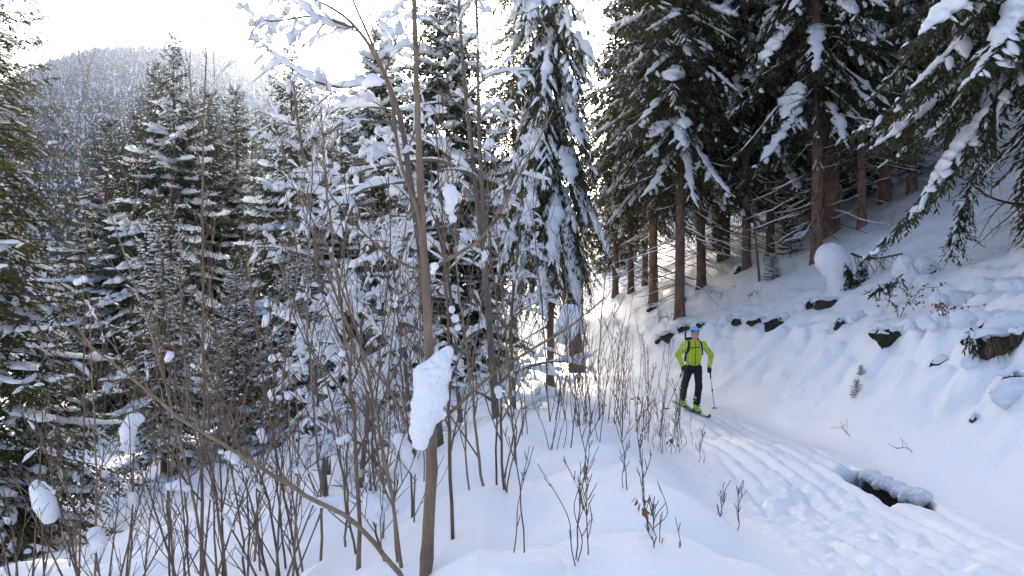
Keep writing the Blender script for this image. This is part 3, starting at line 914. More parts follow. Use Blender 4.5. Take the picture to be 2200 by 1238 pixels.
# the tall brown sapling with the block of frozen snow, and its forks
bare_tree("tall_sapling", "tall brown sapling trunk carrying a big block of frozen snow in its fork",
    px_line([(915, 1238), (921, 1120), (928, 980), (925, 850), (919, 700), (912, 560), (903, 400), (896, 200), (890, 0), (884, -260)], 5.2), .047, .012, 31, (3, 3), (.5, .22), 0, bark='bark', up=.5, spread=.6, maxlevel=2, start=.75, nodes=7,
    extra=((np.array([P(910, 520, 5.2), P(893, 440, 5.17), P(858, 340, 5.1), P(838, 200, 5.05), P(795, 85, 5.0), P(755, -10, 4.95), P(720, -150, 4.9)]), .015, .006),
           (np.array([P(926, 580, 5.2), P(985, 545, 5.15), P(1045, 500, 5.1), P(1110, 388, 5.0), P(1160, 295, 4.95), P(1188, 238, 4.9)]), .013, .004),
           (np.array([P(907, 583, 5.2), P(850, 558, 5.2), P(780, 500, 5.15), P(715, 425, 5.1), P(690, 380, 5.05)]), .010, .003),
           (np.array([P(932, 918, 5.2), P(975, 880, 5.15), P(1050, 812, 5.05), P(1140, 752, 4.95), P(1220, 705, 4.85), P(1300, 640, 4.75)]), .014, .005),
           (np.array([P(916, 968, 5.2), P(880, 925, 5.2), P(845, 850, 5.2), P(800, 790, 5.2), P(745, 690, 5.2), P(690, 560, 5.2)]), .012, .004)))
bare_tree("leaning_sapling", "long dark sapling stem leaning steeply across the thicket",
    px_line([(900, 1290), (850, 1225), (770, 1132), (620, 1042), (490, 962), (380, 892), (270, 800), (200, 748), (165, 698)], 4.6, d2=4.9), .017, .006, 32, (9, 3), (.45, .2), .15, .02, 'bark', up=.45, spread=.7, maxlevel=2, start=.35)

def sapling_label(px, h, lean, dark):
    where = [w for lim_, w in ((150, "by the olive green spruce"), (330, "around the fan stemmed shrub"), (560, "in front of the tallest valley spruce"), (760, "in the thicket round the leaning sapling"), (900, "beside the forked stem of the tall sapling"), (1020, "behind the block of frozen snow"), (9999, "at the foot of the grey barked tree")) if px < lim_][0]
    return "%s %s bare %s sapling %s" % ("tall" if h > 3.4 else ("short" if h < 2.3 else "slim"), "leaning" if lean > .22 else "upright", "dark" if dark else "brown", where)
STEMS = (   # foot first
    ([(975, 1238), (966, 1000), (965, 760), (955, 560), (948, 440), (935, 250)], 5.6, .021, "slim sapling stem standing close beside the sapling with the snow block"),
    ([(770, 1238), (768, 1000), (748, 780), (725, 600), (702, 420), (690, 230)], 5.8, .024, None),
    ([(1055, 1150), (1030, 1000), (1008, 800), (985, 600), (975, 420), (968, 330)], 6.6, .02, None),
    ([(1117, 1200), (1085, 1085), (1076, 900), (1070, 700), (1052, 500), (1040, 320)], 6.4, .021, "slender sapling with a crooked foot at the edge of the smooth snow"),
    ([(1108, 1000), (1096, 850), (1080, 650), (1062, 450)], 7.6, .016, None),
    ([(865, 1238), (832, 1010), (790, 800), (742, 640), (690, 500)], 5.4, .018, None),
    ([(640, 1238), (618, 1100), (580, 900), (548, 690), (530, 560)], 6.4, .018, None),
    ([(485, 1238), (452, 1000), (405, 850), (390, 660), (385, 520)], 6.8, .02, None),
    ([(395, 1238), (402, 1110), (380, 960), (376, 780), (372, 620)], 7.4, .017, None),
    ([(600, 1238), (575, 1070), (520, 940), (470, 850), (400, 760)], 6.1, .015, None),
    ([(205, 1238), (206, 1000), (198, 820), (192, 640)], 8.2, .018, None),
    ([(690, 1238), (690, 1050), (672, 860), (660, 640), (668, 440), (672, 300)], 7.0, .018, None),
    ([(815, 1200), (800, 960), (822, 720), (838, 520), (835, 380)], 7.8, .015, None),
    ([(745, 1200), (735, 1000), (700, 820), (640, 700), (600, 560)], 6.6, .014, None),
    ([(1010, 1100), (1000, 900), (1028, 700), (1050, 520), (1088, 420)], 7.2, .013, None),
    ([(1185, 960), (1176, 820), (1166, 680), (1150, 520), (1146, 400)], 9.6, .013, None),
    ([(1240, 930), (1232, 800), (1218, 640), (1212, 520)], 10.2, .011, None),
    ([(1290, 960), (1286, 820), (1296, 640), (1312, 480), (1318, 360)], 10.0, .013, "lone tall whip of a shrub rising from the trail shoulder"),
    ([(890, 1150), (880, 980), (862, 800), (850, 660), (800, 520)], 6.9, .014, None),
    ([(545, 1238), (560, 1050), (600, 880), (622, 700), (640, 560), (612, 400)], 8.0, .017, None),
    ([(310, 1238), (330, 1060), (350, 900), (330, 740)], 8.0, .014, None),
)
for i, (pl, d, r0, lab) in enumerate(STEMS):
    ln_ = px_line(pl, d, d2=d + .3 * math.sin(i)); hh = ln_[-1][2] - ln_[0][2]
    L_ = lab or sapling_label(pl[0][0], hh, abs(ln_[-1][0] - ln_[0][0]) / hh, i % 3 == 0)
    bare_tree("bare_sapling", L_, ln_, r0 * .75, .0045, 100 + i, (11, 3, 0), (.75, .28, .1), 0, .022, 'bark' if i % 3 else 'bark_dark', None if lab else L_.replace("sapling", "saplings", 1), up=.55, spread=.75, maxlevel=2, start=.18, nodes=9)

r = np.random.default_rng(77)
for i in range(22):      # the rest of the thicket, filling the fall of the slope
    px = r.uniform(-60, 1080); py = r.uniform(985, 1330) - (60 if px > 800 else 0)
    g = on_ground(px, py, 5.5, 30)
    if g[1] < 5.8 or g[1] > 26 or (g[0] > .2 and g[1] < 9): continue
    h = r.uniform(1.6, 4.6) if i % 3 else r.uniform(3, 6)
    ln = r.normal(0, .16, 2)
    pts = [g - [0, 0, .1], g + [ln[0] * h * .3, ln[1] * h * .3, h * .35], g + [ln[0] * h * .8, ln[1] * h * .6, h * .7], g + [ln[0] * h * 1.3 + r.normal(0, .08), ln[1] * h, h]]
    L_ = sapling_label(px, h, math.hypot(*ln) * 1.3, i % 3 == 1)
    bare_tree("bare_sapling", L_, pts, .0045 + .0021 * h, .003, 300 + i, (12, 4, 0), (.28 * h, .35, .1), 0, .026, ('bark', 'bark_dark', 'bark')[i % 3], L_.replace('sapling', 'saplings', 1), up=.5, spread=.85, maxlevel=2, start=.1)

# fans of stems in the low corner
for i, (px, py, d, tips) in enumerate((
    (215, 1225, 6.6, ((75, 890), (330, 965), (120, 1095), (258, 1050), (20, 1010), (400, 1080))),
    (590, 1260, 6.0, ((520, 1010), (700, 1020), (450, 1060), (610, 900))),
    (420, 1240, 6.2, ((300, 1000), (470, 900), (540, 1010), (380, 960))),
    (60, 1260, 6.6, ((10, 1050), (-40, 980), (140, 1010), (90, 930))),
)):
    g = P(px, py, d); g[2] = gz(g[0], g[1]) - .1
    ex = [(np.array([g, g + (P(a, b, d) - g) * .5 + [0, 0, .05], P(a, b, d + .2 * math.sin(j * 3))]), .012, .004) for j, (a, b) in enumerate(tips[1:])]
    bare_tree("bare_shrub", ("low bare shrub with stems fanning from one foot, snow on its fork", "low bare shrub fanning out below the leaning sapling", "wiry bare shrub with arching stems over the lit snow", "bare shrub of thin crossing stems at the picture corner")[i],
              [g, g + (P(*tips[0], d) - g) * .5 + [0, 0, .06], P(*tips[0], d)], .014, .004, 400 + i, (6, 3, 0), (.5, .22, .1), .2, .025, 'bark_dark', up=.4, spread=.8, maxlevel=2, start=.25, extra=ex, cat="shrub")

# shrubs poking out of the shoulder of the trail
def shoots(px, py, hs, seed, label, group, leaf=False, name="bare_shrub", spread_=.35):
    r = np.random.default_rng(seed)
    g = on_ground(px, py, 4.0, 30)
    ex = []
    for h in hs[1:]:
        a = r.uniform(0, 6.28); q = g + [r.normal(0, .06), r.normal(0, .06), -.1]
        l = r.uniform(.1, spread_)
        ex.append((np.array([q, q + [np.cos(a) * l * h * .3 + r.normal(0, .03), np.sin(a) * l * h * .4, h * .33], q + [np.cos(a) * l * h * .5 + r.normal(0, .05), np.sin(a) * l * h * .5, h * .66], q + [np.cos(a) * l * h * .8, np.sin(a) * l * h * .8, h + .1]]), .0036 + .0009 * h, .002))
    h = hs[0]; a = r.uniform(0, 6.28)
    o = bare_tree(name, label, [g - [0, 0, .12], g + [np.cos(a) * .08 * h, .0, h * .5], g + [np.cos(a) * .16 * h, np.sin(a) * .1 * h, h]], .0042 + .0013 * h, .002, seed, (7, 2, 0), (.3 * h, .1, .1), .1, .018, 'bark_dark', group, up=.65, spread=.7, maxlevel=2, start=.3, extra=ex, cat="shrub")
    if leaf:
        lv = MB(); lr = np.random.default_rng(seed + 1)
        c = np.array([np.cos(a) * .05 * h, 0, h * .42])
        for _ in range(9):
            p0 = c + lr.normal(0, .03, 3); d = unit(lr.normal(0, .5, 3) + [0, 0, -.8]); s = unit(np.cross(d, lr.normal(0, 1, 3))); L = lr.uniform(.05, .1)
            lv.add([p0, p0 + d * L * .5 + s * L * .3, p0 + d * L, p0 + d * L * .5 - s * L * .3 + s * .01], [[0, 1, 2, 3]])
        tag(lv.obj("dead_leaves", M['dead_leaf'], o), kind="stuff")
    return o
r = np.random.default_rng(8)
HL, HG = "cluster of thin bare shoots rising from the snowy shoulder beside the trail", "bare shoots along the trail shoulder"
for i in range(30):
    px = 1130 + 345 * (i + r.uniform(0, 1)) / 30; py = r.uniform(880, 1010) - (40 if px < 1180 else 0)
    hh = r.uniform(.7, 2.0, r.integers(2, 6)) * (1.0 if px < 1420 else .6)
    where = [w for lim_, w in ((1215, "below the snow weighted spruce"), (1300, "in front of the capped stump"), (1400, "on the crest of the trail shoulder"), (9999, "at the trail edge before the skier")) if px < lim_][0]
    L_ = ("pair of " if len(hh) < 3 else "cluster of ") + ("tall " if max(hh) > 1.4 else "low ") + ("shoots with curled dead leaves " if i % 6 == 2 else "thin bare shoots ") + where
    shoots(px, py, hh, 500 + i, L_, L_.replace("pair of", "pairs of").replace("cluster", "clusters"), leaf=i % 6 == 2)
for i, (px, py, hs, lab, leaf) in enumerate((
    (1350, 1110, (.62, .4), "crooked twig standing in front of the shoots on the smooth snow", False),
    (1232, 1235, (.85, .7, .6), "upright forked shoots in smooth snow with a snow plug between them", False),
    (1395, 1200, (.75, .5, .3), "sprawling twig with one curled brown leaf on the smooth snow", True),
    (1585, 1172, (.36,), "single straight twig sticking out of the trail shoulder", False),
    (1545, 1170, (.26, .14), "short twig pair beside the single straight twig", False),
    (1130, 1238, (1.1, .6), "dark forked shrub stem at the foot of the slender sapling", False),
    (1410, 1238, (.22, .18, .16), "row of short twig tips in the snow below the sprawling twig", False),
    (1462, 985, (.5, .4), "small twiggy bush at the churned edge of the trail", False),
    (1500, 1010, (.4, .3), "low twiggy bush hanging over the churned trail edge", False),
    (1265, 1230, (.5,), "bent twig lying towards the upright forked shoots", False),
)):
    shoots(px, py, hs, 600 + i, lab, None, leaf, name="bare_twig" if len(hs) < 3 else "bare_shrub", spread_=.6)

# snow laden bare trees between the saplings and the spruces
TT = (
    ([(1062, 850), (1045, 620), (1022, 400), (1000, 200), (985, 0), (975, -200)], 13.5, .075, "grey barked tree with two snowy trunks behind the brown saplings", 15, (1.9, .8, .3)),
    ([(930, 820), (905, 560), (880, 380), (858, 250), (812, 130), (745, 40), (640, -20)], 10.5, .065, "leaning bare tree whose arched limbs carry thick rolls of snow", 15, (1.3, .6, .25)),
    ([(700, 900), (690, 650), (665, 430), (640, 260), (628, 150)], 14, .06, "bare tree laced with snow in front of the dark narrow spruce", 16, (1.5, .65, .28)),
    ([(800, 880), (792, 640), (770, 450), (760, 320)], 13, .055, "low bare tree bowed under snow behind the forked sapling", 16, (1.5, .65, .28)),
    ([(985, 850), (968, 640), (940, 480), (925, 350)], 15, .055, "bushy bare tree matted with snow behind the snow block", 17, (1.6, .7, .28)),
    ([(880, 900), (868, 760), (850, 620), (842, 520)], 11.5, .045, "snow matted bush with drooping twigs under the arched limbs", 16, (1.2, .55, .25)),
    ([(1105, 870), (1098, 700), (1112, 540), (1120, 430)], 16, .05, "snow matted bush at the foot of the snow weighted spruce", 15, (1.3, .6, .28)),
    ([(690, 960), (678, 830), (668, 720), (650, 640)], 10.5, .04, "low bush bent over by snow near the leaning sapling", 14, (1.1, .5, .22)),
    ([(780, 990), (790, 860), (775, 740), (782, 650)], 9.8, .04, "low bush bent over by snow behind the slim stems", 14, (1.0, .5, .22)),
)
for i, (pl, d, r0, lab, n1, cl) in enumerate(TT):
    ex = ()
    if i == 0:
        ex = ((np.array([P(1045, 640, 13.4), P(1040, 480, 13.1), P(1030, 300, 12.9), P(1026, 100, 12.8), P(1020, -120, 12.7)]), .05, .02),
              (np.array([P(1018, 380, 13.5), P(940, 345, 13.2), P(850, 352, 12.9), P(760, 372, 12.7), P(700, 400, 12.6)]), .04, .01),
              (np.array([P(1000, 210, 13.4), P(1060, 160, 13.1), P(1150, 150, 12.9)]), .03, .008))
    if i == 1:
        ex = ((np.array([P(862, 262, 10.5), P(800, 262, 10.2), P(740, 265, 10.0), P(660, 320, 9.9)]), .03, .006),
              (np.array([P(830, 165, 10.5), P(760, 185, 10.2), P(690, 180, 10.0), P(600, 130, 9.9), P(560, 90, 9.8)]), .028, .006),
              (np.array([P(880, 390, 10.5), P(800, 400, 10.1), P(720, 440, 9.9), P(660, 500, 9.8)]), .026, .006),
              (np.array([P(760, 60, 10.4), P(680, 35, 10.1), P(600, 45, 9.9), P(545, 42, 9.8)]), .022, .005))
    bare_tree("snowy_bare_tree" if r0 > .046 else "snowy_bush", lab, px_line(pl, d), r0, .012, 700 + i, (n1 - 3, 6, 3), cl, .8, .056 if i == 1 else .052, 'bark_grey', up=.12, spread=1.05, maxlevel=3, start=.12, droop=.5, extra=ex, cat="tree" if r0 > .046 else "bush")

# ------------------------------------------------------------------ frozen clumps of snow caught on stems
def blob_mesh(balls, vox, seed, k=.03, rough=.12, flat=1.0, mat='snow_clump'):
    """balls: (x, y, z, r); one lump of snow with a broken surface"""
    b = np.array(balls, float); c = b[:, :3].mean(0)
    b[:, :3] -= c
    m = b[:, 3].max() * 1.35
    lo, hi = b[:, :3].min(0) - m, b[:, :3].max(0) + m
    X = grid(lo, hi, vox)
    S = None
    for q in b:
        d = X - q[:3].astype(np.float32); d[..., 1] /= flat
        s = np.sqrt((d * d).sum(-1)) - q[3]
        S = s if S is None else smin(S, s, k)
    R = b[:, 3].mean()
    f = 2.2 / R
    nz = vnoise(X[..., 0] * f + 3 * X[..., 1] * f, X[..., 2] * f + 1.7 * X[..., 1] * f, seed) + .5 * vnoise(X[..., 0] * f * 2.6 - X[..., 1] * f * 2, X[..., 2] * f * 2.6, seed + 1)
    f *= 3.1
    nz = nz + .45 * vnoise(X[..., 0] * f * 1.9 + X[..., 1] * f, X[..., 2] * f * 1.9 - X[..., 1] * f * 1.3, seed + 2)
    S = S + rough * R * nz
    v, q = surface_nets(S, lo, vox)
    mb = MB(); mb.add(v, q)
    return mb, c

CG = "frozen snow clumps caught in the saplings"
def clump(pl, d, seed, label, group=None, flat=.8, rough=.12):
    balls = [(*P(x, y, d), rr / F * d) for x, y, rr in pl]
    mn = min(q[3] for q in balls)
    mb, c = blob_mesh(balls, max(mn / 4, .0075), seed, k=mn * .8, rough=rough, flat=flat)
    o = mb.obj("snow_clump", M['snow_clump']); o.location = tuple(c)
    tag(o, label, "snow clump", group)

clump([(962, 757, 13), (948, 775, 22), (938, 800, 32), (925, 830, 36), (930, 850, 34), (917, 868, 34), (912, 895, 30), (938, 893, 14), (952, 890, 8), (905, 925, 26), (903, 950, 18), (917, 810, 30), (950, 812, 16)], 5.08, 1, "tall jagged block of frozen snow wedged on the tall brown sapling", rough=.09, flat=.75)
CL = "small clump of snow caught on a thin sapling"
for i, (pl, d, lab) in enumerate((
    ([(966, 412, 16), (970, 428, 14), (966, 450, 11), (973, 470, 9)], 5.6, "hook shaped clump of snow hanging high on the slim stem"),
    ([(285, 905, 16), (276, 925, 18), (274, 945, 15), (280, 965, 11), (300, 900, 10)], 7.2, "curved clump of snow in front of the young valley spruce"),
    ([(88, 1060, 22), (98, 1085, 25), (106, 1105, 20), (80, 1045, 14)], 6.6, "large hanging clump of snow on the fan stemmed shrub"),
    ([(205, 1150, 18), (215, 1165, 16), (200, 1180, 10)], 6.6, "round clump of snow in the fork of the fan stemmed shrub"),
    ([(800, 1075, 20), (818, 1080, 20), (805, 1100, 18), (815, 1118, 10)], 5.5, "bulky snow clump over curled dead leaves on a sapling"),
    ([(858, 945, 15), (870, 962, 16), (876, 980, 10)], 5.4, "slanting snow clump with a dead leaf beside the tall brown sapling"),
    ([(285, 1068, 11), (280, 1078, 9)], 7.0, CL), ([(365, 1045, 9), (385, 1042, 13), (402, 1050, 8)], 6.4, CL),
    ([(492, 978, 11), (505, 988, 10)], 5.9, CL), ([(685, 1080, 12), (705, 1082, 13), (720, 1086, 8)], 4.75, "flat snow clump lying on the leaning sapling"),
    ([(365, 764, 9), (360, 772, 7)], 6.9, CL), ([(850, 640, 7), (848, 655, 7)], 6.4, CL),
    ([(970, 665, 8), (978, 685, 9), (984, 705, 7)], 5.8, "narrow upright clump of snow on the slim stem beside the tall sapling"), ([(735, 760, 8)], 5.8, CL),
    ([(1043, 545, 8), (1040, 556, 6)], 6.6, CL), ([(800, 172, 14), (785, 180, 9), (815, 176, 9)], 5.1, "flat cap of snow on the dark forked stem"),
    ([(934, 572, 9), (930, 585, 6)], 5.15, CL), ([(560, 930, 10), (566, 945, 8)], 7.4, CL), ([(585, 770, 9), (600, 765, 7)], 7.4, CL),
    ([(440, 745, 8)], 7.5, CL), ([(530, 1015, 9), (520, 1022, 7)], 6.2, CL), ([(1070, 838, 9), (1072, 850, 7)], 6.4, CL), ([(885, 990, 13), (893, 1005, 14)], 5.6, CL),
    ([(620, 850, 10), (640, 845, 9), (600, 855, 6)], 7.0, CL), ([(745, 940, 9), (730, 948, 9)], 6.2, CL), ([(640, 1010, 8), (655, 1015, 8)], 6.0, CL), ([(180, 600, 8), (165, 606, 8)], 8.6, CL),
)):
    CL_ = CL; px, py = pl[0][0], pl[0][1]
    place_ = "by the olive green spruce" if px < 250 else "in front of the tallest valley spruce" if px < 480 else "in the thicket near the leaning sapling" if px < 700 else "beside the forked stem of the tall sapling" if px < 900 else "near the block of frozen snow"
    name_ = ("small clump of snow on a stem " if pl[0][2] < 10 else "plump clump of snow on a stem ") + place_
    if d != 5.08 and d not in (5.1, 5.15, 4.75, 5.6, 5.8) and not 1060 < pl[0][0] < 1080:    # the stem that carries it
        c = P(pl[0][0], pl[0][1] + pl[0][2] * .6, d + .01); g = np.array([c[0] + .12 * math.sin(i * 5), d + .1, 0]); g[2] = gz(g[0], g[1]) - .1
        tp = c + [.10 * math.sin(i * 3), .06, .45 + .35 * abs(math.sin(i * 7))]
        q_ = c + [(.12 if i % 2 else -.12), 0, .06]
        L_ = "thin sapling holding a " + (name_ if lab == CL else lab).replace("on a stem ", "")
        L_ = L_.replace("sapling holding", "%s sapling holding" % ("brown" if i % 2 else "dark"))
        if len(L_.split()) > 16: L_ = L_.replace("thin ", "")
        bare_tree("bare_sapling", L_, [g, g * .5 + c * .5 + [.04 * math.sin(i), 0, 0], c, tp], .011, .0035, 1200 + i, (9, 3), (.5, .2), 0, bark='bark' if i % 2 else 'bark_dark', group=L_.replace("sapling", "saplings", 1) if lab == CL else None, up=.5, spread=.8, maxlevel=2, start=.2,
                  extra=((np.array([c - [0, 0, pl[0][2] / F * d * .3], q_, q_ + (q_ - c) * 1.2 + [0, 0, .05]]), .006, .0025),))
    if lab == CL_: clump(pl, d, 20 + i, name_, name_.replace("clump", "clumps", 1))
    else: clump(pl, d, 20 + i, lab)

# ------------------------------------------------------------------ the ski tourer
M['lime'] = simple_mat("lime_jacket", (.44, .55, .022), (.50, .61, .032), 14, .75, .35, 30)
M['black_cloth'] = simple_mat("black_trousers", (.010, .010, .013), (.020, .020, .024), 12, .8, .35, 30)
M['skin'] = simple_mat("skin", (.46, .22, .15), (.54, .29, .21), 20, .55)
M['glove'] = simple_mat("glove", (.012, .012, .013), (.03, .03, .03), 20, .7, .3, 60)
M['hat_blue'] = simple_mat("hat_blue", (.20, .46, .70), (.28, .54, .78), 30, .85, .4, 90)
M['hat_dark'] = simple_mat("hat_band", (.025, .06, .09), (.04, .08, .11), 30, .85)
M['strap'] = simple_mat("strap", (.012, .012, .014), (.025, .025, .028), 25, .75)
M['white_trim'] = simple_mat("white_trim", (.72, .74, .72), (.8, .8, .78), 25, .6)
M['boot_lime'] = simple_mat("boot_shell", (.33, .58, .04), (.40, .64, .06), 12, .35, spec=.5)
M['boot_dark'] = simple_mat("boot_dark", (.02, .022, .02), (.045, .05, .045), 12, .5)
M['ski_top'] = simple_mat("ski_top", (.38, .40, .36), (.48, .50, .45), 6, .4, spec=.5)
M['ski_black'] = simple_mat("ski_black", (.012, .012, .013), (.02, .02, .02), 6, .35, spec=.5)
M['pole_lime'] = simple_mat("pole_lime", (.42, .55, .10), (.5, .62, .16), 6, .4, spec=.5)
M['grey_metal'] = simple_mat("grey_metal", (.25, .25, .26), (.35, .35, .36), 9, .35, metallic=.8)

SK = on_ground(1490, 881.5)
SK = np.array([(1490 - CX) / F * 17.0, 17.0, 0]); SK[2] = gz(SK[0], SK[1]) + .01

# body: joints in metres, x to the viewer's right, -y towards the camera, z up from the snow
PRIM = []       # (function, material index, blend)
def ell(c, r_, m, k=.03, rot=None): PRIM.append((lambda X: sd_ell(X, c, r_, rot), m, k))
def lim(a, b, ra, rb, m, k=.025): PRIM.append((lambda X: sd_cone(X, a, b, ra, rb), m, k))
JK, TRS, SKN, GLV = 0, 1, 2, 3
ell((.015, .02, 1.27), (.180, .125, .25), JK, .05)
ell((.005, .04, 1.06), (.160, .118, .17), JK, .06)
lim((-.145, .03, 1.435), (.185, .03, 1.43), .070, .070, JK, .06)
lim((.02, .0, 1.42), (.02, -.025, 1.515), .068, .062, JK, .04)             # collar
lim((-.165, .02, 1.425), (-.325, .07, 1.19), .072, .056, JK, .04)          # sleeves
lim((-.325, .07, 1.19), (-.255, -.12, .975), .058, .043, JK, .03)
lim((.215, .02, 1.42), (.395, .06, 1.19), .072, .056, JK, .04)
lim((.395, .06, 1.19), (.305, -.14, .945), .058, .043, JK, .03)
ell((.0, .05, .935), (.158, .118, .10), TRS, .05)
lim((-.085, .05, .90), (-.175, .09, .53), .098, .070, TRS, .05)           # trailing leg
lim((-.175, .09, .53), (-.125, .46, .22), .072, .066, TRS, .04)
lim((.095, .03, .90), (.050, -.27, .55), .098, .070, TRS, .05)            # leading leg
lim((.050, -.27, .55), (.000, -.30, .22), .072, .074, TRS, .04)
lim((.02, -.02, 1.50), (.02, -.05, 1.58), .055, .055, SKN, .02)           # neck, head, face
ell((.02, -.055, 1.675), (.077, .096, .118), SKN, .03)
ell((.02, -.085, 1.60), (.050, .058, .052), SKN, .03)
lim((.02, -.142, 1.675), (.02, -.168, 1.640), .010, .015, SKN, .012)      # nose
lim((-.012, -.140, 1.695), (.052, -.140, 1.695), .013, .013, SKN, .015)   # brow
lim((-.004, -.143, 1.608), (.044, -.143, 1.608), .008, .008, SKN, .012)   # lips
ell((.02, -.128, 1.575), (.026, .024, .022), SKN, .02)                    # chin
for sx in (-1, 1): ell((.02 + sx * .078, -.045, 1.655), (.012, .024, .034), SKN, .012)
HANDS = (((-.250, -.145, .915), (-.20, .0, .0), -1), ((.300, -.165, .880), (.2, 0, 0), 1))
for (hx, hy, hz), _, sx in HANDS:
    ell((hx, hy, hz), (.043, .050, .055), GLV, .02)
    lim((hx, hy + .02, hz + .05), (hx, hy + .01, hz), .040, .044, GLV, .02)
    for j in range(4):                                                     # fingers closed round the grip
        z = hz + .034 - .023 * j; L = (.044, .048, .046, .038)[j]
        lim((hx + sx * .030, hy - .020, z), (hx + sx * .020, hy - .020 - L, z - .004), .0125, .0115, GLV, .006)
        lim((hx + sx * .020, hy - .020 - L, z - .004), (hx - sx * .020, hy - .020 - L * .9, z - .006), .0115, .0105, GLV, .006)
    lim((hx - sx * .028, hy - .01, hz + .03), (hx - sx * .026, hy - .055, hz + .040), .0135, .012, GLV, .008)   # thumb along the side
    lim((hx - sx * .026, hy - .055, hz + .040), (hx + sx * .004, hy - .074, hz + .038), .012, .010, GLV, .008)

def body_sdf(X, which=None):
    S, near, own = None, None, None
    for fn, m, k in PRIM:
        if which is not None and m not in which: continue
        s = fn(X)
        if S is None: S, near, own = s, s.copy(), np.full(s.shape, m, np.int8)
        else:
            own = np.where(s < near, m, own); near = np.minimum(near, s)
            S = smin(S, s, k)
    return S, own

def front_y(x, z, which=(JK, TRS, SKN)):
    """surface of the body facing the camera at height z"""
    ys = np.linspace(-.5, .3, 320)
    X = np.stack([np.full(320, x), ys, np.full(320, z)], -1).astype(np.float32)
    S, _ = body_sdf(X, which)
    i = np.argmax(S < 0)
    return ys[i] if S[i] < 0 else .05

person = thing("person", "ski tourer in lime jacket, black trousers and blue hat walking up the trail", "person", SK)
lo, hi, vox = (-.42, -.42, .14), (.50, .58, 1.83), .0108
Xg = grid(lo, hi, vox)
Sb, _ = body_sdf(Xg)
# folds in the cloth
fold = .0035 * np.sin(Xg[..., 2] * 55 + 6 * np.sin(Xg[..., 0] * 14) + 9 * Xg[..., 1]) * (np.abs(Xg[..., 0]) > .1) * (Xg[..., 2] < 1.45)
v, q = surface_nets(Sb + fold, lo, vox)
_, own = body_sdf(v[q].mean(1).astype(np.float32))
bm_ = MB()
bm_.add(v, q)
bm_.m[0] = own.astype(np.int32)
bm_.obj("body", [M['lime'], M['black_cloth'], M['skin'], M['glove']], person)

def shell(name, mats, prims, lo, hi, vox, parent, pick=None):
    X = grid(lo, hi, vox); S = None
    for fn, k in prims:
        s = fn(X); S = s if S is None else smin(S, s, k)
    v, q = surface_nets(S, lo, vox)
    mb = MB(); mb.add(v, q)
    if pick is not None: mb.m[0] = pick(v[q].mean(1)).astype(np.int32)
    return mb.obj(name, mats, parent)

# knitted hat with dark band
hat = shell("hat", [M['hat_blue'], M['hat_dark']],
      [(lambda X: np.maximum(sd_ell(X, (.02, -.05, 1.708), (.090, .108, .112)), 1.700 + .12 * (X[..., 1] + .15) * 0 - X[..., 2]), .01)],
      (-.1, -.2, 1.66), (.14, .09, 1.84), .006, person, lambda c: (c[:, 2] < 1.738))
mb = MB()
for x0, x1 in ((-.002, .012), (.016, .024), (.028, .044)):       # pale stitched mark on the band
    mb.add([[x0, -.1605, 1.712], [x1, -.1605, 1.712], [x1, -.1590, 1.724], [x0, -.1590, 1.724]], [[0, 1, 2, 3]])
mb.obj("hat_mark", M['white_trim'], hat)
# eyes
for sx in (-1, 1):
    X0 = (.02 + sx * .030, front_y(.02 + sx * .030, 1.675) + .004, 1.675)
    mb = MB(); th = np.linspace(0, np.pi, 5)
    vv = [[X0[0] + .011 * np.cos(a), X0[1] - .006 * np.sin(b_), X0[2] + .006 * np.sin(a) * np.cos(b_)] for b_ in (0, .9, 1.5) for a in np.linspace(0, 2 * np.pi, 8, endpoint=False)]
    f = [[i * 8 + j, i * 8 + (j + 1) % 8, (i + 1) * 8 + (j + 1) % 8, (i + 1) * 8 + j] for i in range(2) for j in range(8)]
    mb.add(vv, f); mb.obj("eye", M['hat_dark'], person)

def ribbon(name, line, width, mat, parent, lift=.006, which=(JK, TRS), thick=.006):
    """a flat strap laid over the front of the body through (x, z) points"""
    l2 = smooth_line(np.array([(a, 0, b) for a, b in line]), max(8, 5 * len(line)))
    y = np.array([front_y(p[0], p[2], which) for p in l2])
    y = np.convolve(np.pad(y, 2, mode='edge'), np.ones(5) / 5, 'valid')
    c = np.stack([l2[:, 0], y - lift, l2[:, 2]], -1)
    t = unit(np.gradient(c, axis=0)); s = unit(np.cross(t, [0, 1.0, 0])); n = np.cross(s, t)
    ring = [s * width / 2 + n * 0, s * width / 2 - n * 0 + np.array([0, -thick, 0]), -s * width / 2 + np.array([0, -thick, 0]), -s * width / 2]
    vv = np.stack([c + r_ for r_ in ring], 1); k = 4; n_ = len(c)
    i = np.arange(n_ - 1)[:, None] * k; j = np.arange(k)[None]; j2 = (j + 1) % k
    f = np.stack([i + j, i + j2, i + k + j2, i + k + j], -1).reshape(-1, 4)
    mb = MB(); mb.add(vv, f)
    return mb.obj(name, mat, parent, smooth=False)

ribbon("zipper", [(.025, 1.50), (.022, 1.3), (.018, 1.1), (.015, .97)], .012, M['strap'], person, .002)
ribbon("jacket_hem", [(-.125, .985), (.0, .958), (.14, .985)], .028, M['strap'], person, .003)
ribbon("pocket_seam", [(-.085, 1.13), (-.10, 1.04)], .012, M['white_trim'], person, .002)
for nm, line in (("sleeve_piping", [(-.20, 1.40), (-.215, 1.30)]), ("sleeve_piping", [(-.235, 1.14), (-.235, 1.06), (-.225, 1.0)]), ("sleeve_piping", [(.285, 1.38), (.325, 1.27), (.345, 1.22)]), ("sleeve_piping", [(.318, 1.16), (.322, 1.08), (.315, 1.0)])):
    ribbon(nm, line, .020, M['white_trim'], person, .003)
ribbon("sleeve_pocket", [(.30, 1.36), (.34, 1.25)], .014, M['strap'], person, .008)

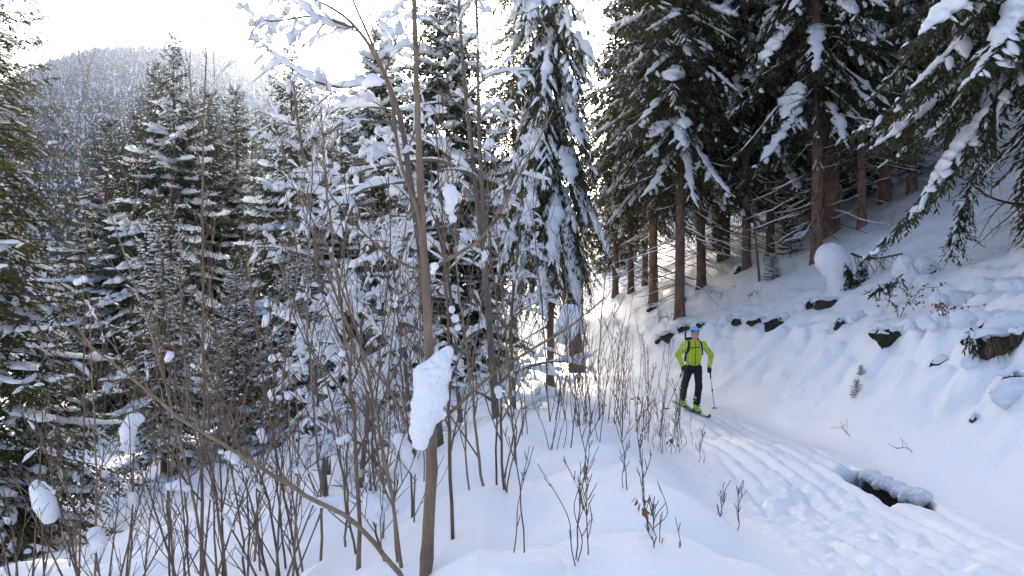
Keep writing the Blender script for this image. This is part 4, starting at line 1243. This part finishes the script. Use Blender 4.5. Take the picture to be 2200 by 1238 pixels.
# boots (worn: parts of the person)
def boot(fx, fy, dirx, diry, lean):
    o = None
    d = np.array([dirx, diry, 0]); h = np.array([fx, fy, 0])
    toe = h + d * .15; heel = h - d * .12
    shin = h - d * .05 + np.array([lean[0], lean[1], .30])
    prim = [(lambda X: sd_cone(X, toe + [0, 0, .075], heel + [0, 0, .085], .050, .056), .02),
            (lambda X: sd_cone(X, h - d * .06 + np.array([0, 0, .10]), shin, .066, .072), .03)]
    lo = np.minimum(np.minimum(toe, heel), shin) - .1; hi = np.maximum(np.maximum(toe, heel), shin) + .1
    lo[2] = .0
    b = shell("boot", [M['boot_lime'], M['boot_dark']], prim, lo, hi, .0085, person, lambda c: (c[:, 2] < .06) | ((c[:, 2] > .20) & (np.sin(c[:, 2] * 70) > .2)))
    for z in (.11, .16, .24):           # buckles
        mb = MB(); p = h + d * (.10 if z < .2 else .03) + np.array([0, -.01, z]); tube(mb, np.stack([p + [-.05, -.03, 0], p + [.0, -.05, .005], p + [.05, -.03, 0]]), .008, 6); mb.obj("buckle", M['boot_dark'], b)
DIRX, DIRY = .075, -.997
boot(-.122, .48, DIRX, DIRY, (.0, -.02)); boot(-.004, -.33, DIRX, DIRY, (.0, -.01))

def ski(bx, by, label):
    o = thing("ski", label, "ski", SK)
    d = np.array([DIRX, DIRY]); nrm = np.array([-DIRY, DIRX])
    s = np.linspace(-.78, .86, 40)
    w = np.interp(s, [-.78, -.7, 0, .6, .75, .86], [.035, .052, .042, .056, .05, .008])
    z = .012 + .09 * np.clip((s - .66) / .2, 0, 1) ** 2 + .015 * np.clip((-s - .68) / .1, 0, 1) ** 2
    c = np.array([bx, by]) + s[:, None] * d
    gzv = np.array([gz(SK[0] + a, SK[1] + b) for a, b in c]) - SK[2]
    base = max(np.polyval(np.polyfit(s, gzv, 1), 0), -.02)
    L = np.concatenate([c - nrm * w[:, None]], 0); Rr = c + nrm * w[:, None]
    v = np.concatenate([np.column_stack([L, z]), np.column_stack([Rr, z]), np.column_stack([Rr, z + .014]), np.column_stack([L, z + .014])])
    n = len(s); f = []
    for i in range(n - 1):
        for a in range(4):
            b = (a + 1) % 4
            f.append([a * n + i, b * n + i, b * n + i + 1, a * n + i + 1])
    mb = MB(); mb.add(v, np.array(f)); mb.m[0] = np.array([1 if (s[i // 4] > .58 or i % 4 in (1, 3, 0)) else 0 for i in range(len(f))], np.int32)
    mb.obj("ski_body", [M['ski_top'], M['ski_black']], o, smooth=False)
    mb = MB()
    for off in (-.16, .16):
        p = np.array([bx, by]) + off * d
        for a, b, zz in ((-.035, .035, .028),):
            tube(mb, np.array([[*(p - nrm * .035), .03], [*(p + nrm * .035), .03]]), .018, 6)
    mb.obj("binding", M['boot_dark'], o)
ski(-.122, .48, "trailing touring ski under the skier's rear boot")
ski(-.004, -.33, "leading touring ski with black tip pointing up the trail")

def pole(top, tip, label):
    top, tip = np.array(top, float), np.array(tip, float)
    tip[2] = gz(SK[0] + tip[0], SK[1] + tip[1]) - SK[2] - .05
    o = thing("ski_pole", label, "ski pole", SK)
    ax = tip - top; at_ = lambda f: top + ax * f
    up = unit(-ax) * .07
    mb = MB(); tube(mb, np.stack([top + up, top + up * .9, top, at_(.06), at_(.2)]), [.016, .020, .017, .017, .014], 8); mb.obj("grip", M['strap'], o)
    mb = MB(); tube(mb, np.stack([at_(.2), at_(.48)]), [.010, .010], 8); mb.obj("upper_shaft", M['pole_lime'], o)
    mb = MB(); tube(mb, np.stack([at_(.46), at_(.47), at_(.50), at_(.51)]), [.010, .017, .017, .010], 8); mb.obj("clamp", M['strap'], o)
    mb = MB(); tube(mb, np.stack([at_(.5), at_(1.0)]), [.008, .006], 8); mb.obj("lower_shaft", M['ski_black'], o)
    c = at_(.93); mb = MB()
    th = np.linspace(0, 2 * np.pi, 13)
    tube(mb, c + np.stack([.05 * np.cos(th), .05 * np.sin(th), 0 * th], -1), .008, 5, cap=False)
    for a in (0, 2.1, 4.2): tube(mb, np.stack([c, c + [.05 * np.cos(a), .05 * np.sin(a), 0]]), .006, 4)
    mb.obj("basket", M['boot_dark'], o)
pole((-.250, -.180, .93), (-.485, .55, 0), "ski pole planted behind the skier beside the bare shoots")
pole((.300, -.205, .90), (.585, .50, 0), "ski pole planted on the bank side of the skier")

# rucksack worn on the back
pk = thing("backpack", "black rucksack with white edged straps on the skier's back", "backpack", SK)
shell("pack_body", M['strap'], [(lambda X: sd_ell(X, (.02, .25, 1.29), (.165, .11, .26)), .03), (lambda X: sd_cone(X, (-.07, .22, 1.50), (.11, .22, 1.50), .07, .07), .05)], (-.2, .08, .98), (.24, .42, 1.64), .012, pk)
ribbon("shoulder_strap", [(-.105, 1.50), (-.115, 1.40), (-.135, 1.28), (-.165, 1.14), (-.17, 1.06)], .055, M['strap'], pk, .010, thick=.014)
ribbon("shoulder_strap", [(.125, 1.495), (.150, 1.40), (.165, 1.29), (.175, 1.20)], .050, M['strap'], pk, .010, thick=.014)
ribbon("strap_edging", [(.105, 1.48), (.128, 1.40), (.145, 1.29), (.155, 1.21)], .012, M['white_trim'], pk, .022)
ribbon("strap_edging", [(-.155, 1.46), (-.165, 1.38)], .016, M['white_trim'], pk, .012)
ribbon("chest_strap", [(-.12, 1.365), (.0, 1.362), (.155, 1.372)], .018, M['strap'], pk, .014)
ribbon("hip_belt", [(-.13, .975), (-.02, .945), (.13, .965)], .022, M['strap'], pk, .010, thick=.01)
mb = MB(); tube(mb, smooth_line(np.array([(-.13, .22, 1.52), (-.125, .22, 1.64), (-.108, .22, 1.72), (-.10, .22, 1.80)]), 10), [.012, .016, .018, .018, .018, .017, .016, .014, .012, .008], 8); mb.obj("tool_handle", M['ski_black'], pk)

# ------------------------------------------------------------------ rocks, roots and small growth of the bank
def rock(px, py, w, h, seed, label, group=None, mat='rock', strands=0, sink=.35):
    g = on_ground(px, py, 6, 60); d = g[1]
    rx, rz_ = 1.2 * w / F * d / 2, 1.2 * h / F * d / 2
    r = np.random.default_rng(seed)
    lo, hi = np.array([-1.5 * rx, -1.5 * rx, -1.5 * rz_]), np.array([1.5 * rx, 1.5 * rx, 1.5 * rz_])
    vox = max(min(rx, rz_) / 5.5, .014)
    X = grid(lo, hi, vox); S = None
    for i in range(5):
        c = r.uniform(-.45, .45, 3) * [rx, rx * .6, rz_]
        s = sd_ell(X, c, np.array([rx, rx * .7, rz_]) * r.uniform(.45, .8))
        S = s if S is None else smin(S, s, vox)
    f = 3.0 / rx
    S = S + .30 * rz_ * vnoise(X[..., 0] * f + X[..., 1] * f * 2, X[..., 2] * f + X[..., 1] * f, seed) + .16 * rz_ * vnoise(X[..., 0] * f * 3 + X[..., 1] * f * 4, X[..., 2] * f * 3 - X[..., 1] * f, seed + 5)
    v, q = surface_nets(S, lo, vox)
    o = thing("rock" if mat != 'soil' else "earth_patch", label, "rock" if mat != 'soil' else "earth", g + [0, rx * .2, rz_ * .1], 0, group)
    mb = MB(); mb.add(v, q); b = mb.obj("stone" if mat != 'soil' else "earth_face", M[mat], o, smooth=False)
    # hood of snow on top
    mb2 = MB(); t = np.linspace(-1.25, 1.25, 13)
    line = np.stack([t * rx, -.12 * rx + .15 * rx * np.sin(t * 2), rz_ * (.95 - .28 * t * t) + .03 * np.sin(t * 5 + seed)], -1)
    snow_strip(mb2, line, rx * .5, rz_ * .25 + .02, 9, seed=seed, lump=.3)
    mb2.obj("snow_cap", M['snow_clump'], o)
    if strands:
        ms = MB()
        for i in range(strands):
            a = np.array([r.uniform(-rx, rx), -rx * .75, r.uniform(.1, .7) * rz_]); L = r.uniform(.5, 1.1) * rz_
            p = np.stack([a, a + [r.normal(0, .02), -.04, -L * .4], a + [r.normal(0, .04), -.045, -L]])
            tube(ms, p, [.006, .005, .002], 3, cap=False)
        tag(ms.obj("hanging_grass", M['dry_grass'], o), kind="stuff")
RL, RG = "dark stone showing under the snowy lip of the bank", "stones under the lip of the bank"
for i, (px, py, w, h, mat, lab) in enumerate((
    (1440, 733, 46, 24, 'rock', "dark rock in the bank directly behind the skier's shoulder"), (1418, 740, 18, 14, 'rock', RL), (1470, 722, 20, 16, 'rock', RL), (1506, 712, 18, 12, 'rock', RL),
    (1590, 700, 26, 18, 'rock', RL), (1624, 706, 34, 22, 'rock', RL), (1662, 708, 36, 34, 'rock', "tall dark rock with a cleft under the lip of the bank"), (1640, 690, 18, 14, 'rock', RL),
    (1742, 668, 20, 26, 'rock', RL), (1775, 668, 46, 26, 'soil', "brown earth hollow under the bent snowy fir"), (1806, 722, 22, 20, 'rock', RL),
    (1918, 756, 46, 30, 'moss', "mossy black rock face below the brown beech leaves"), (1885, 738, 26, 26, 'moss', RL),
    (2030, 795, 40, 24, 'moss', "flat mossy stone half buried beside the fern clump"), (2085, 782, 30, 18, 'moss', RL), (2125, 745, 34, 28, 'moss', RL),
    (2155, 772, 96, 60, 'soil', "torn bank edge with hanging brown grass and roots"), (2192, 780, 34, 34, 'soil', "brown earth at the end of the torn bank edge"),
    (2175, 862, 46, 34, 'rock', "black boulder in a snow hollow low on the bank"), (2095, 915, 16, 14, 'rock', RL), (1590, 590, 20, 22, 'rock', "small dark stump beside the leaning spruce foot"), (1468, 655, 14, 20, 'rock', RL), (1402, 668, 22, 14, 'soil', RL),
)):
    if lab == RL: lab = "small dark stone under the snowy lip " + ("behind the skier" if px < 1550 else "between the skier and the bent fir" if px < 1830 else "near the mossy black rock" if px < 2050 else "near the torn bank edge")
    rock(px, py, w, h, 40 + i, lab, lab.replace("stone", "stones", 1) if lab.startswith("small dark stone") else None, mat, strands=90 if px == 2155 else 0)

# snow balls and the buried young firs on the bank
def mound(pl, d, seed, label, name="snow_mound", rough=.13):
    balls = [(*P(x, y, d), rr / F * d) for x, y, rr in pl]
    mn = min(q[3] for q in balls)
    mb, c = blob_mesh(balls, mn / 6, seed, k=mn * .9, rough=rough, flat=.95)
    o = mb.obj(name, M['snow_clump']); o.location = tuple(c); tag(o, label, "snow mound")
def bank_d(px, py): return float(on_ground(px, py, 6, 60)[1])
dA = bank_d(1800, 640)
mound([(1785, 556, 34), (1800, 575, 28), (1806, 605, 22), (1800, 632, 22)], dA, 3, "round ball of snow crowning the bent young fir on the bank", rough=.06)
dB = bank_d(1960, 640)
mound([(1988, 612, 24), (2005, 628, 24), (1990, 645, 24), (1960, 635, 16)], dB, 4, "smooth hump of snow below the arched bare branch")
mound([(1945, 560, 14), (1940, 580, 22), (1955, 600, 22)], dB + .3, 5, "pointed hood of snow at the end of the arched bare branch")
mound([(1985, 568, 16), (2002, 574, 14)], dB + .8, 6, "small cap of snow on dark twigs behind the pointed hood")
dC = bank_d(2150, 740)
mound([(2140, 715, 28), (2165, 712, 34), (2185, 700, 30)], dC, 7, "bulging snow hood above the torn bank edge")
mound([(2170, 845, 32), (2195, 840, 26), (2150, 850, 18)], bank_d(2175, 880), 8, "snow roof over the black boulder hollow")
dD = 15.0
mound([(1222, 690, 24), (1228, 672, 18), (1215, 715, 24)], dD, 9, "tall cap of snow on the broken stump by the trail")
mb = MB(); tube(mb, np.array([P(1240, 800, dD), P(1238, 760, dD), P(1234, 720, dD), P(1232, 690, dD)]) - P(1240, 800, dD), [.17, .14, .12, .11], 10)
o = mb.obj("broken_stump", M['spruce_bark']); o.location = tuple(P(1240, 800, dD)); tag(o, "broken brown stump under a tall cap of snow", "stump")

# bent fir: drooping green sprays under the snow ball, arched bare branch
def fir_spray(pl, d, seed, label, L=.5, n=26, name="fir_branch"):
    r = np.random.default_rng(seed)
    line = smooth_line(np.array([P(x, y, d) for x, y in pl]), n); base = line[0].copy(); line = line - base
    o = thing(name, label, "branch", base)
    w, c, s = MB(), MB(), MB()
    tube(w, line, np.linspace(.016, .005, n), 5)
    t = unit(np.gradient(line, axis=0))
    B, D, Ln = [], [], []
    for i in range(1, n):
        for sg in (-1, 1, 1):
            a = r.uniform(0, 6.28)
            dv = unit(t[i] * .6 + np.array([np.cos(a) * .7, np.sin(a) * .5, -.55]) + r.normal(0, .2, 3)); B.append(line[i]); D.append(dv); Ln.append(L * r.uniform(.4, 1.0))
    B, D, Ln = np.array(B), np.array(D), np.array(Ln)
    for k in range(8):
        f = (k + .5) / 8; pos = B + D * (Ln * f)[:, None] + np.array([0, 0, -1.0]) * (Ln * .15 * f)[:, None]
        d3 = unit(D + r.normal(0, .45, B.shape)); l3 = np.clip(Ln * .4, .06, .16) * r.uniform(.8, 1.2, len(B))
        sprigs(c, pos, d3, np.tile([0, 0, 1.0], (len(B), 1)) + r.normal(0, .3, B.shape), l3, .014 * r.uniform(.8, 1.3, len(B)), 0)
    pk = r.random(len(B)) < .35
    lumps(s, B[pk] + D[pk] * (Ln[pk] * .5)[:, None] + [0, 0, .015], D[pk], Ln[pk] * .6, np.full(pk.sum(), .09), np.full(pk.sum(), .06) * r.uniform(.5, 1.2, pk.sum()), r)
    w.obj("stem", M['branch_wood'], o); tag(c.obj("needles", M['needles'], o, smooth=False), kind="stuff"); tag(s.obj("snow_load", M['snow_load'], o), kind="stuff")
fir_spray([(1815, 565), (1832, 600), (1828, 650), (1815, 690)], dA - .35, 1, "drooping green fir top hanging below the ball of snow", .42)
fir_spray([(1850, 560), (1850, 600), (1842, 640)], dA - .2, 2, "second green fir spray hanging beside the ball of snow", .36)
fir_spray([(1940, 590), (1925, 600), (1900, 612), (1880, 620)], dB - .2, 3, "green fir twigs under the pointed hood of snow", .3, 16)
fir_spray([(2000, 570), (2010, 580), (1990, 590)], dB + .6, 4, "dark fir twigs under the small cap of snow", .25, 12)
fir_spray([(2085, 705), (2100, 725), (2125, 740)], dC - .3, 5, "green twigs sticking out above the torn bank edge", .28, 12)
fir_spray([(2135, 250), (2110, 330), (2085, 400), (2065, 465), (2050, 520)], bank_d(2060, 560) - 1.2, 6, "low hanging green spruce sprays above the open snow of the bank", .5, 40)
bare_tree("arched_branch", "arched bare branch between the ball of snow and the pointed hood", [P(1828, 545, dA), P(1860, 555, dA - .1), P(1900, 553, dA - .1), P(1938, 545, dB)], .03, .018, 900, (16, 4), (.7, .3), .15, .03, 'branch_wood', up=-.5, spread=.8, maxlevel=2, start=.1, droop=.6, cat="branch")
bare_tree("fallen_branch", "dark curved branch hanging in from the forest over the open bank", [P(2230, 440, 15), P(2180, 438, 14.8), P(2130, 425, 14.6), P(2085, 395, 14.5)], .035, .012, 901, (9, 3), (.8, .3), .15, .03, 'branch_wood', up=-.2, spread=.8, maxlevel=2, start=.1, droop=.3, cat="branch")
for i, (px, py, s, lab) in enumerate(((1700, 555, .8, "tiny spruce seedling in front of the forest trunks"), (1840, 850, .2, "spruce seedling tip poking from the open bank"), (1660, 600, .55, "thin spruce seedling beside a slim dead stem"), (1850, 812, .16, "second seedling tip poking from the open bank"))):
    g = on_ground(px, py, 6, 60); place_spruce(SP['baby'], g - [0, 0, .1], i * 1.3, s, lab, name="spruce_seedling")

BR = np.random.default_rng(21)
for i, (px, py, w) in enumerate(((2040, 665, 26), (2075, 650, 30), (2110, 690, 24), (2060, 745, 26), (2010, 760, 22), (1985, 720, 22), (2130, 640, 30), (2090, 820, 24), (1890, 705, 18), (2185, 640, 30), (1850, 690, 16), (1690, 690, 16), (1720, 676, 18), (1612, 690, 14), (1560, 705, 14))):
    g = on_ground(px, py, 6, 60); sc_ = w / F * g[1]
    balls = [(*(g + BR.normal(0, .55, 3) * sc_ * [1.3, .5, .5] + [0, 0, sc_ * .15]), sc_ * BR.uniform(.4, .8)) for _ in range(6)]
    mb, c = blob_mesh(balls, sc_ / 6, 200 + i, k=sc_ * .3, rough=.2)
    o = mb.obj("snow_mound", M['snow_clump']); o.location = tuple(c)
    tag(o, "lumpy snow over buried brush " + ("near the torn bank edge" if px > 2080 else "around the pale beech leaves" if px > 1950 else "below the bent young fir" if px > 1830 else "on the lip above the skier"), "snow mound", "lumpy snow over buried brush")
# brown beech leaves still on their twigs
def beech(px, py, seed, label, n=26, size=1.0):
    r = np.random.default_rng(seed); g = on_ground(px, py, 6, 60)
    o = thing("beech_twig", label, "twig", g)
    w, l = MB(), MB()
    for k in range(4):
        a = r.uniform(0, 6.28); L = r.uniform(.35, .7) * size
        p = np.stack([np.zeros(3) - [0, 0, .08], [np.cos(a) * L * .3, np.sin(a) * L * .2 - .1, L * .5], [np.cos(a) * L, np.sin(a) * L * .5 - .15, L * .6]])
        q = smooth_line(p, 9); tube(w, q, np.linspace(.006, .0025, 9), 4)
        for _ in range(n // 4):
            c = q[r.integers(3, 9)] + r.normal(0, .05, 3); d = unit(r.normal(0, .6, 3) + [0, -.2, -.5]); s = unit(np.cross(d, r.normal(0, 1, 3))); m = r.uniform(.05, .085)
            l.add([c, c + d * m * .35 + s * m * .28, c + d * m * .75 + s * m * .2, c + d * m, c + d * m * .75 - s * m * .2, c + d * m * .35 - s * m * .28], [[0, 1, 2, 5], [5, 2, 3, 4]])
    w.obj("stem", M['twig'], o); tag(l.obj("dead_leaves", M['dead_leaf'], o, smooth=False), kind="stuff")
for i, (px, py, n, s, lab) in enumerate(((1930, 690, 52, 1.0, "brown beech leaves on twigs above the mossy black rock"), (1955, 665, 40, .9, "spray of brown beech leaves beside the smooth hump of snow"), (2025, 700, 26, .7, "pale brown beech leaves poking through snow on the bank"),
        (2060, 580, 24, .7, "row of brown leaves lying on open snow high on the bank"), (1415, 700, 30, .7, "brown leaf tuft on the bank above the bare shoots"), (1545, 645, 28, .9, "brown leaf sprays on the slope above the skier"), (1608, 640, 24, .7, "pale brown leaf twig on the slope below the forest"), (2040, 735, 30, .7, "brown leaf clump over the flat mossy stone"))):
    beech(px, py, 60 + i, lab, n, s)
# bare stems leaning on the slope, little twigs on the bank
for i, (pl, r0, lab) in enumerate((
    ([(1545, 660), (1515, 625), (1488, 590)], .008, "thin bare stick leaning on the slope above the skier"), ([(1632, 605), (1628, 560), (1622, 500), (1618, 440)], .05, "slim dead stem beside the forest trunks"),
    ([(1700, 560), (1690, 530), (1672, 495)], .014, "thin bent twig sapling in front of the forest"), ([(1965, 972), (1945, 962), (1925, 965)], .006, "fine forked twig lying on the bank above the stream gap"),
    ([(1830, 935), (1815, 925), (1808, 915)], .005, "tiny twig on the bank above the trail"), ([(2020, 470), (2010, 430), (2030, 380)], .014, "bare twig sapling under the low hanging green sprays"),
    ([(2120, 530), (2090, 515), (2060, 495)], .012, "bare stick slanting over the open bank"))):
    g = on_ground(*pl[0], 6, 60); d = g[1]
    bare_tree("bare_stick", lab, [g - [0, 0, .05]] + [P(a, b, d - .03 * j) for j, (a, b) in enumerate(pl[1:])], r0, r0 * .35, 950 + i, (5, 2), (.25, .1), 0, bark='bark_dark', up=.3, maxlevel=1, cat="twig")

# overhanging lip of wet snow above the stream gap, stones in it
r = np.random.default_rng(12)
lip = MB()
ln = smooth_line(np.column_stack([DITCH, np.zeros(len(DITCH))]), 60)
t = unit(np.gradient(ln[:, :2], axis=0)); nrm = np.column_stack([-t[:, 1], t[:, 0]])
nrm = np.where((nrm[:, :1] > 0), nrm, -nrm)
up_ = ln[:, :2] + nrm * .36
zz = np.array([gz(a, b) for a, b in up_])
line = np.column_stack([up_ - nrm * .13, zz - .02 + .012 * np.sin(np.arange(60) * 1.3)])
balls = []
for k in range(9, 40, 2):
    c = line[k] + [*(-nrm[k] * r.uniform(-.02, .06)), r.uniform(-.05, .0)]; balls.append((*c, r.uniform(.06, .09)))
    if k % 4 == 1: balls.append((*(c + [*(-nrm[k] * .07), -.05]), r.uniform(.035, .06)))
lip, lc = blob_mesh(balls, .014, 5, k=.06, rough=.16)
o = lip.obj("snow_overhang", M['snow_clump']); o.location = tuple(lc); tag(o, "overhanging lip of lumpy snow above the dark stream gap", "snow")
for i in range(14):
    f = r.uniform(.12, .62); k = int(f * 59); c = np.array([*ln[k, :2], 0]) + [r.normal(0, .05), r.normal(0, .05), 0]; c[2] = gz(c[0], c[1])
    s = r.uniform(.03, .07)
    X = grid([-2 * s] * 3, [2 * s] * 3, s / 4); S = sd_ell(X, (0, 0, 0), np.array([1, .8, .6]) * s) + .15 * s * vnoise(X[..., 0] * 2 / s, X[..., 2] * 2 / s + X[..., 1] * 3 / s, i)
    v, q = surface_nets(S, [-2 * s] * 3, s / 4); mb = MB(); mb.add(v, q); oo = mb.obj("pebble", M['rock'], smooth=False); oo.location = tuple(c); tag(oo, "wet dark stone lying in the stream gap under the bank", "stone", "stones in the stream gap")

# ------------------------------------------------------------------ air: winter haze that fades the far hill
hz = bpy.data.meshes.new("haze")
x0, x1, y0, y1, z0, z1 = -2700, 2700, -2700, 2700, -60, 430
hz.from_pydata([(a, b, c) for a in (x0, x1) for b in (y0, y1) for c in (z0, z1)], [], [(0, 1, 3, 2), (4, 6, 7, 5), (0, 4, 5, 1), (2, 3, 7, 6), (0, 2, 6, 4), (1, 5, 7, 3)])
ho = link("haze", hz); tag(ho, "thin bluish winter haze in the valley air", "haze", kind="stuff")
m, nt, out = mat_new("haze_air")
pv = N(nt, "ShaderNodeVolumePrincipled")
pv.inputs["Color"].default_value = (.66, .79, 1.0, 1)
pv.inputs["Density"].default_value = .0002
pv.inputs["Anisotropy"].default_value = .92
nt.links.new(pv.outputs[0], out.inputs["Volume"])
hz.materials.append(m)
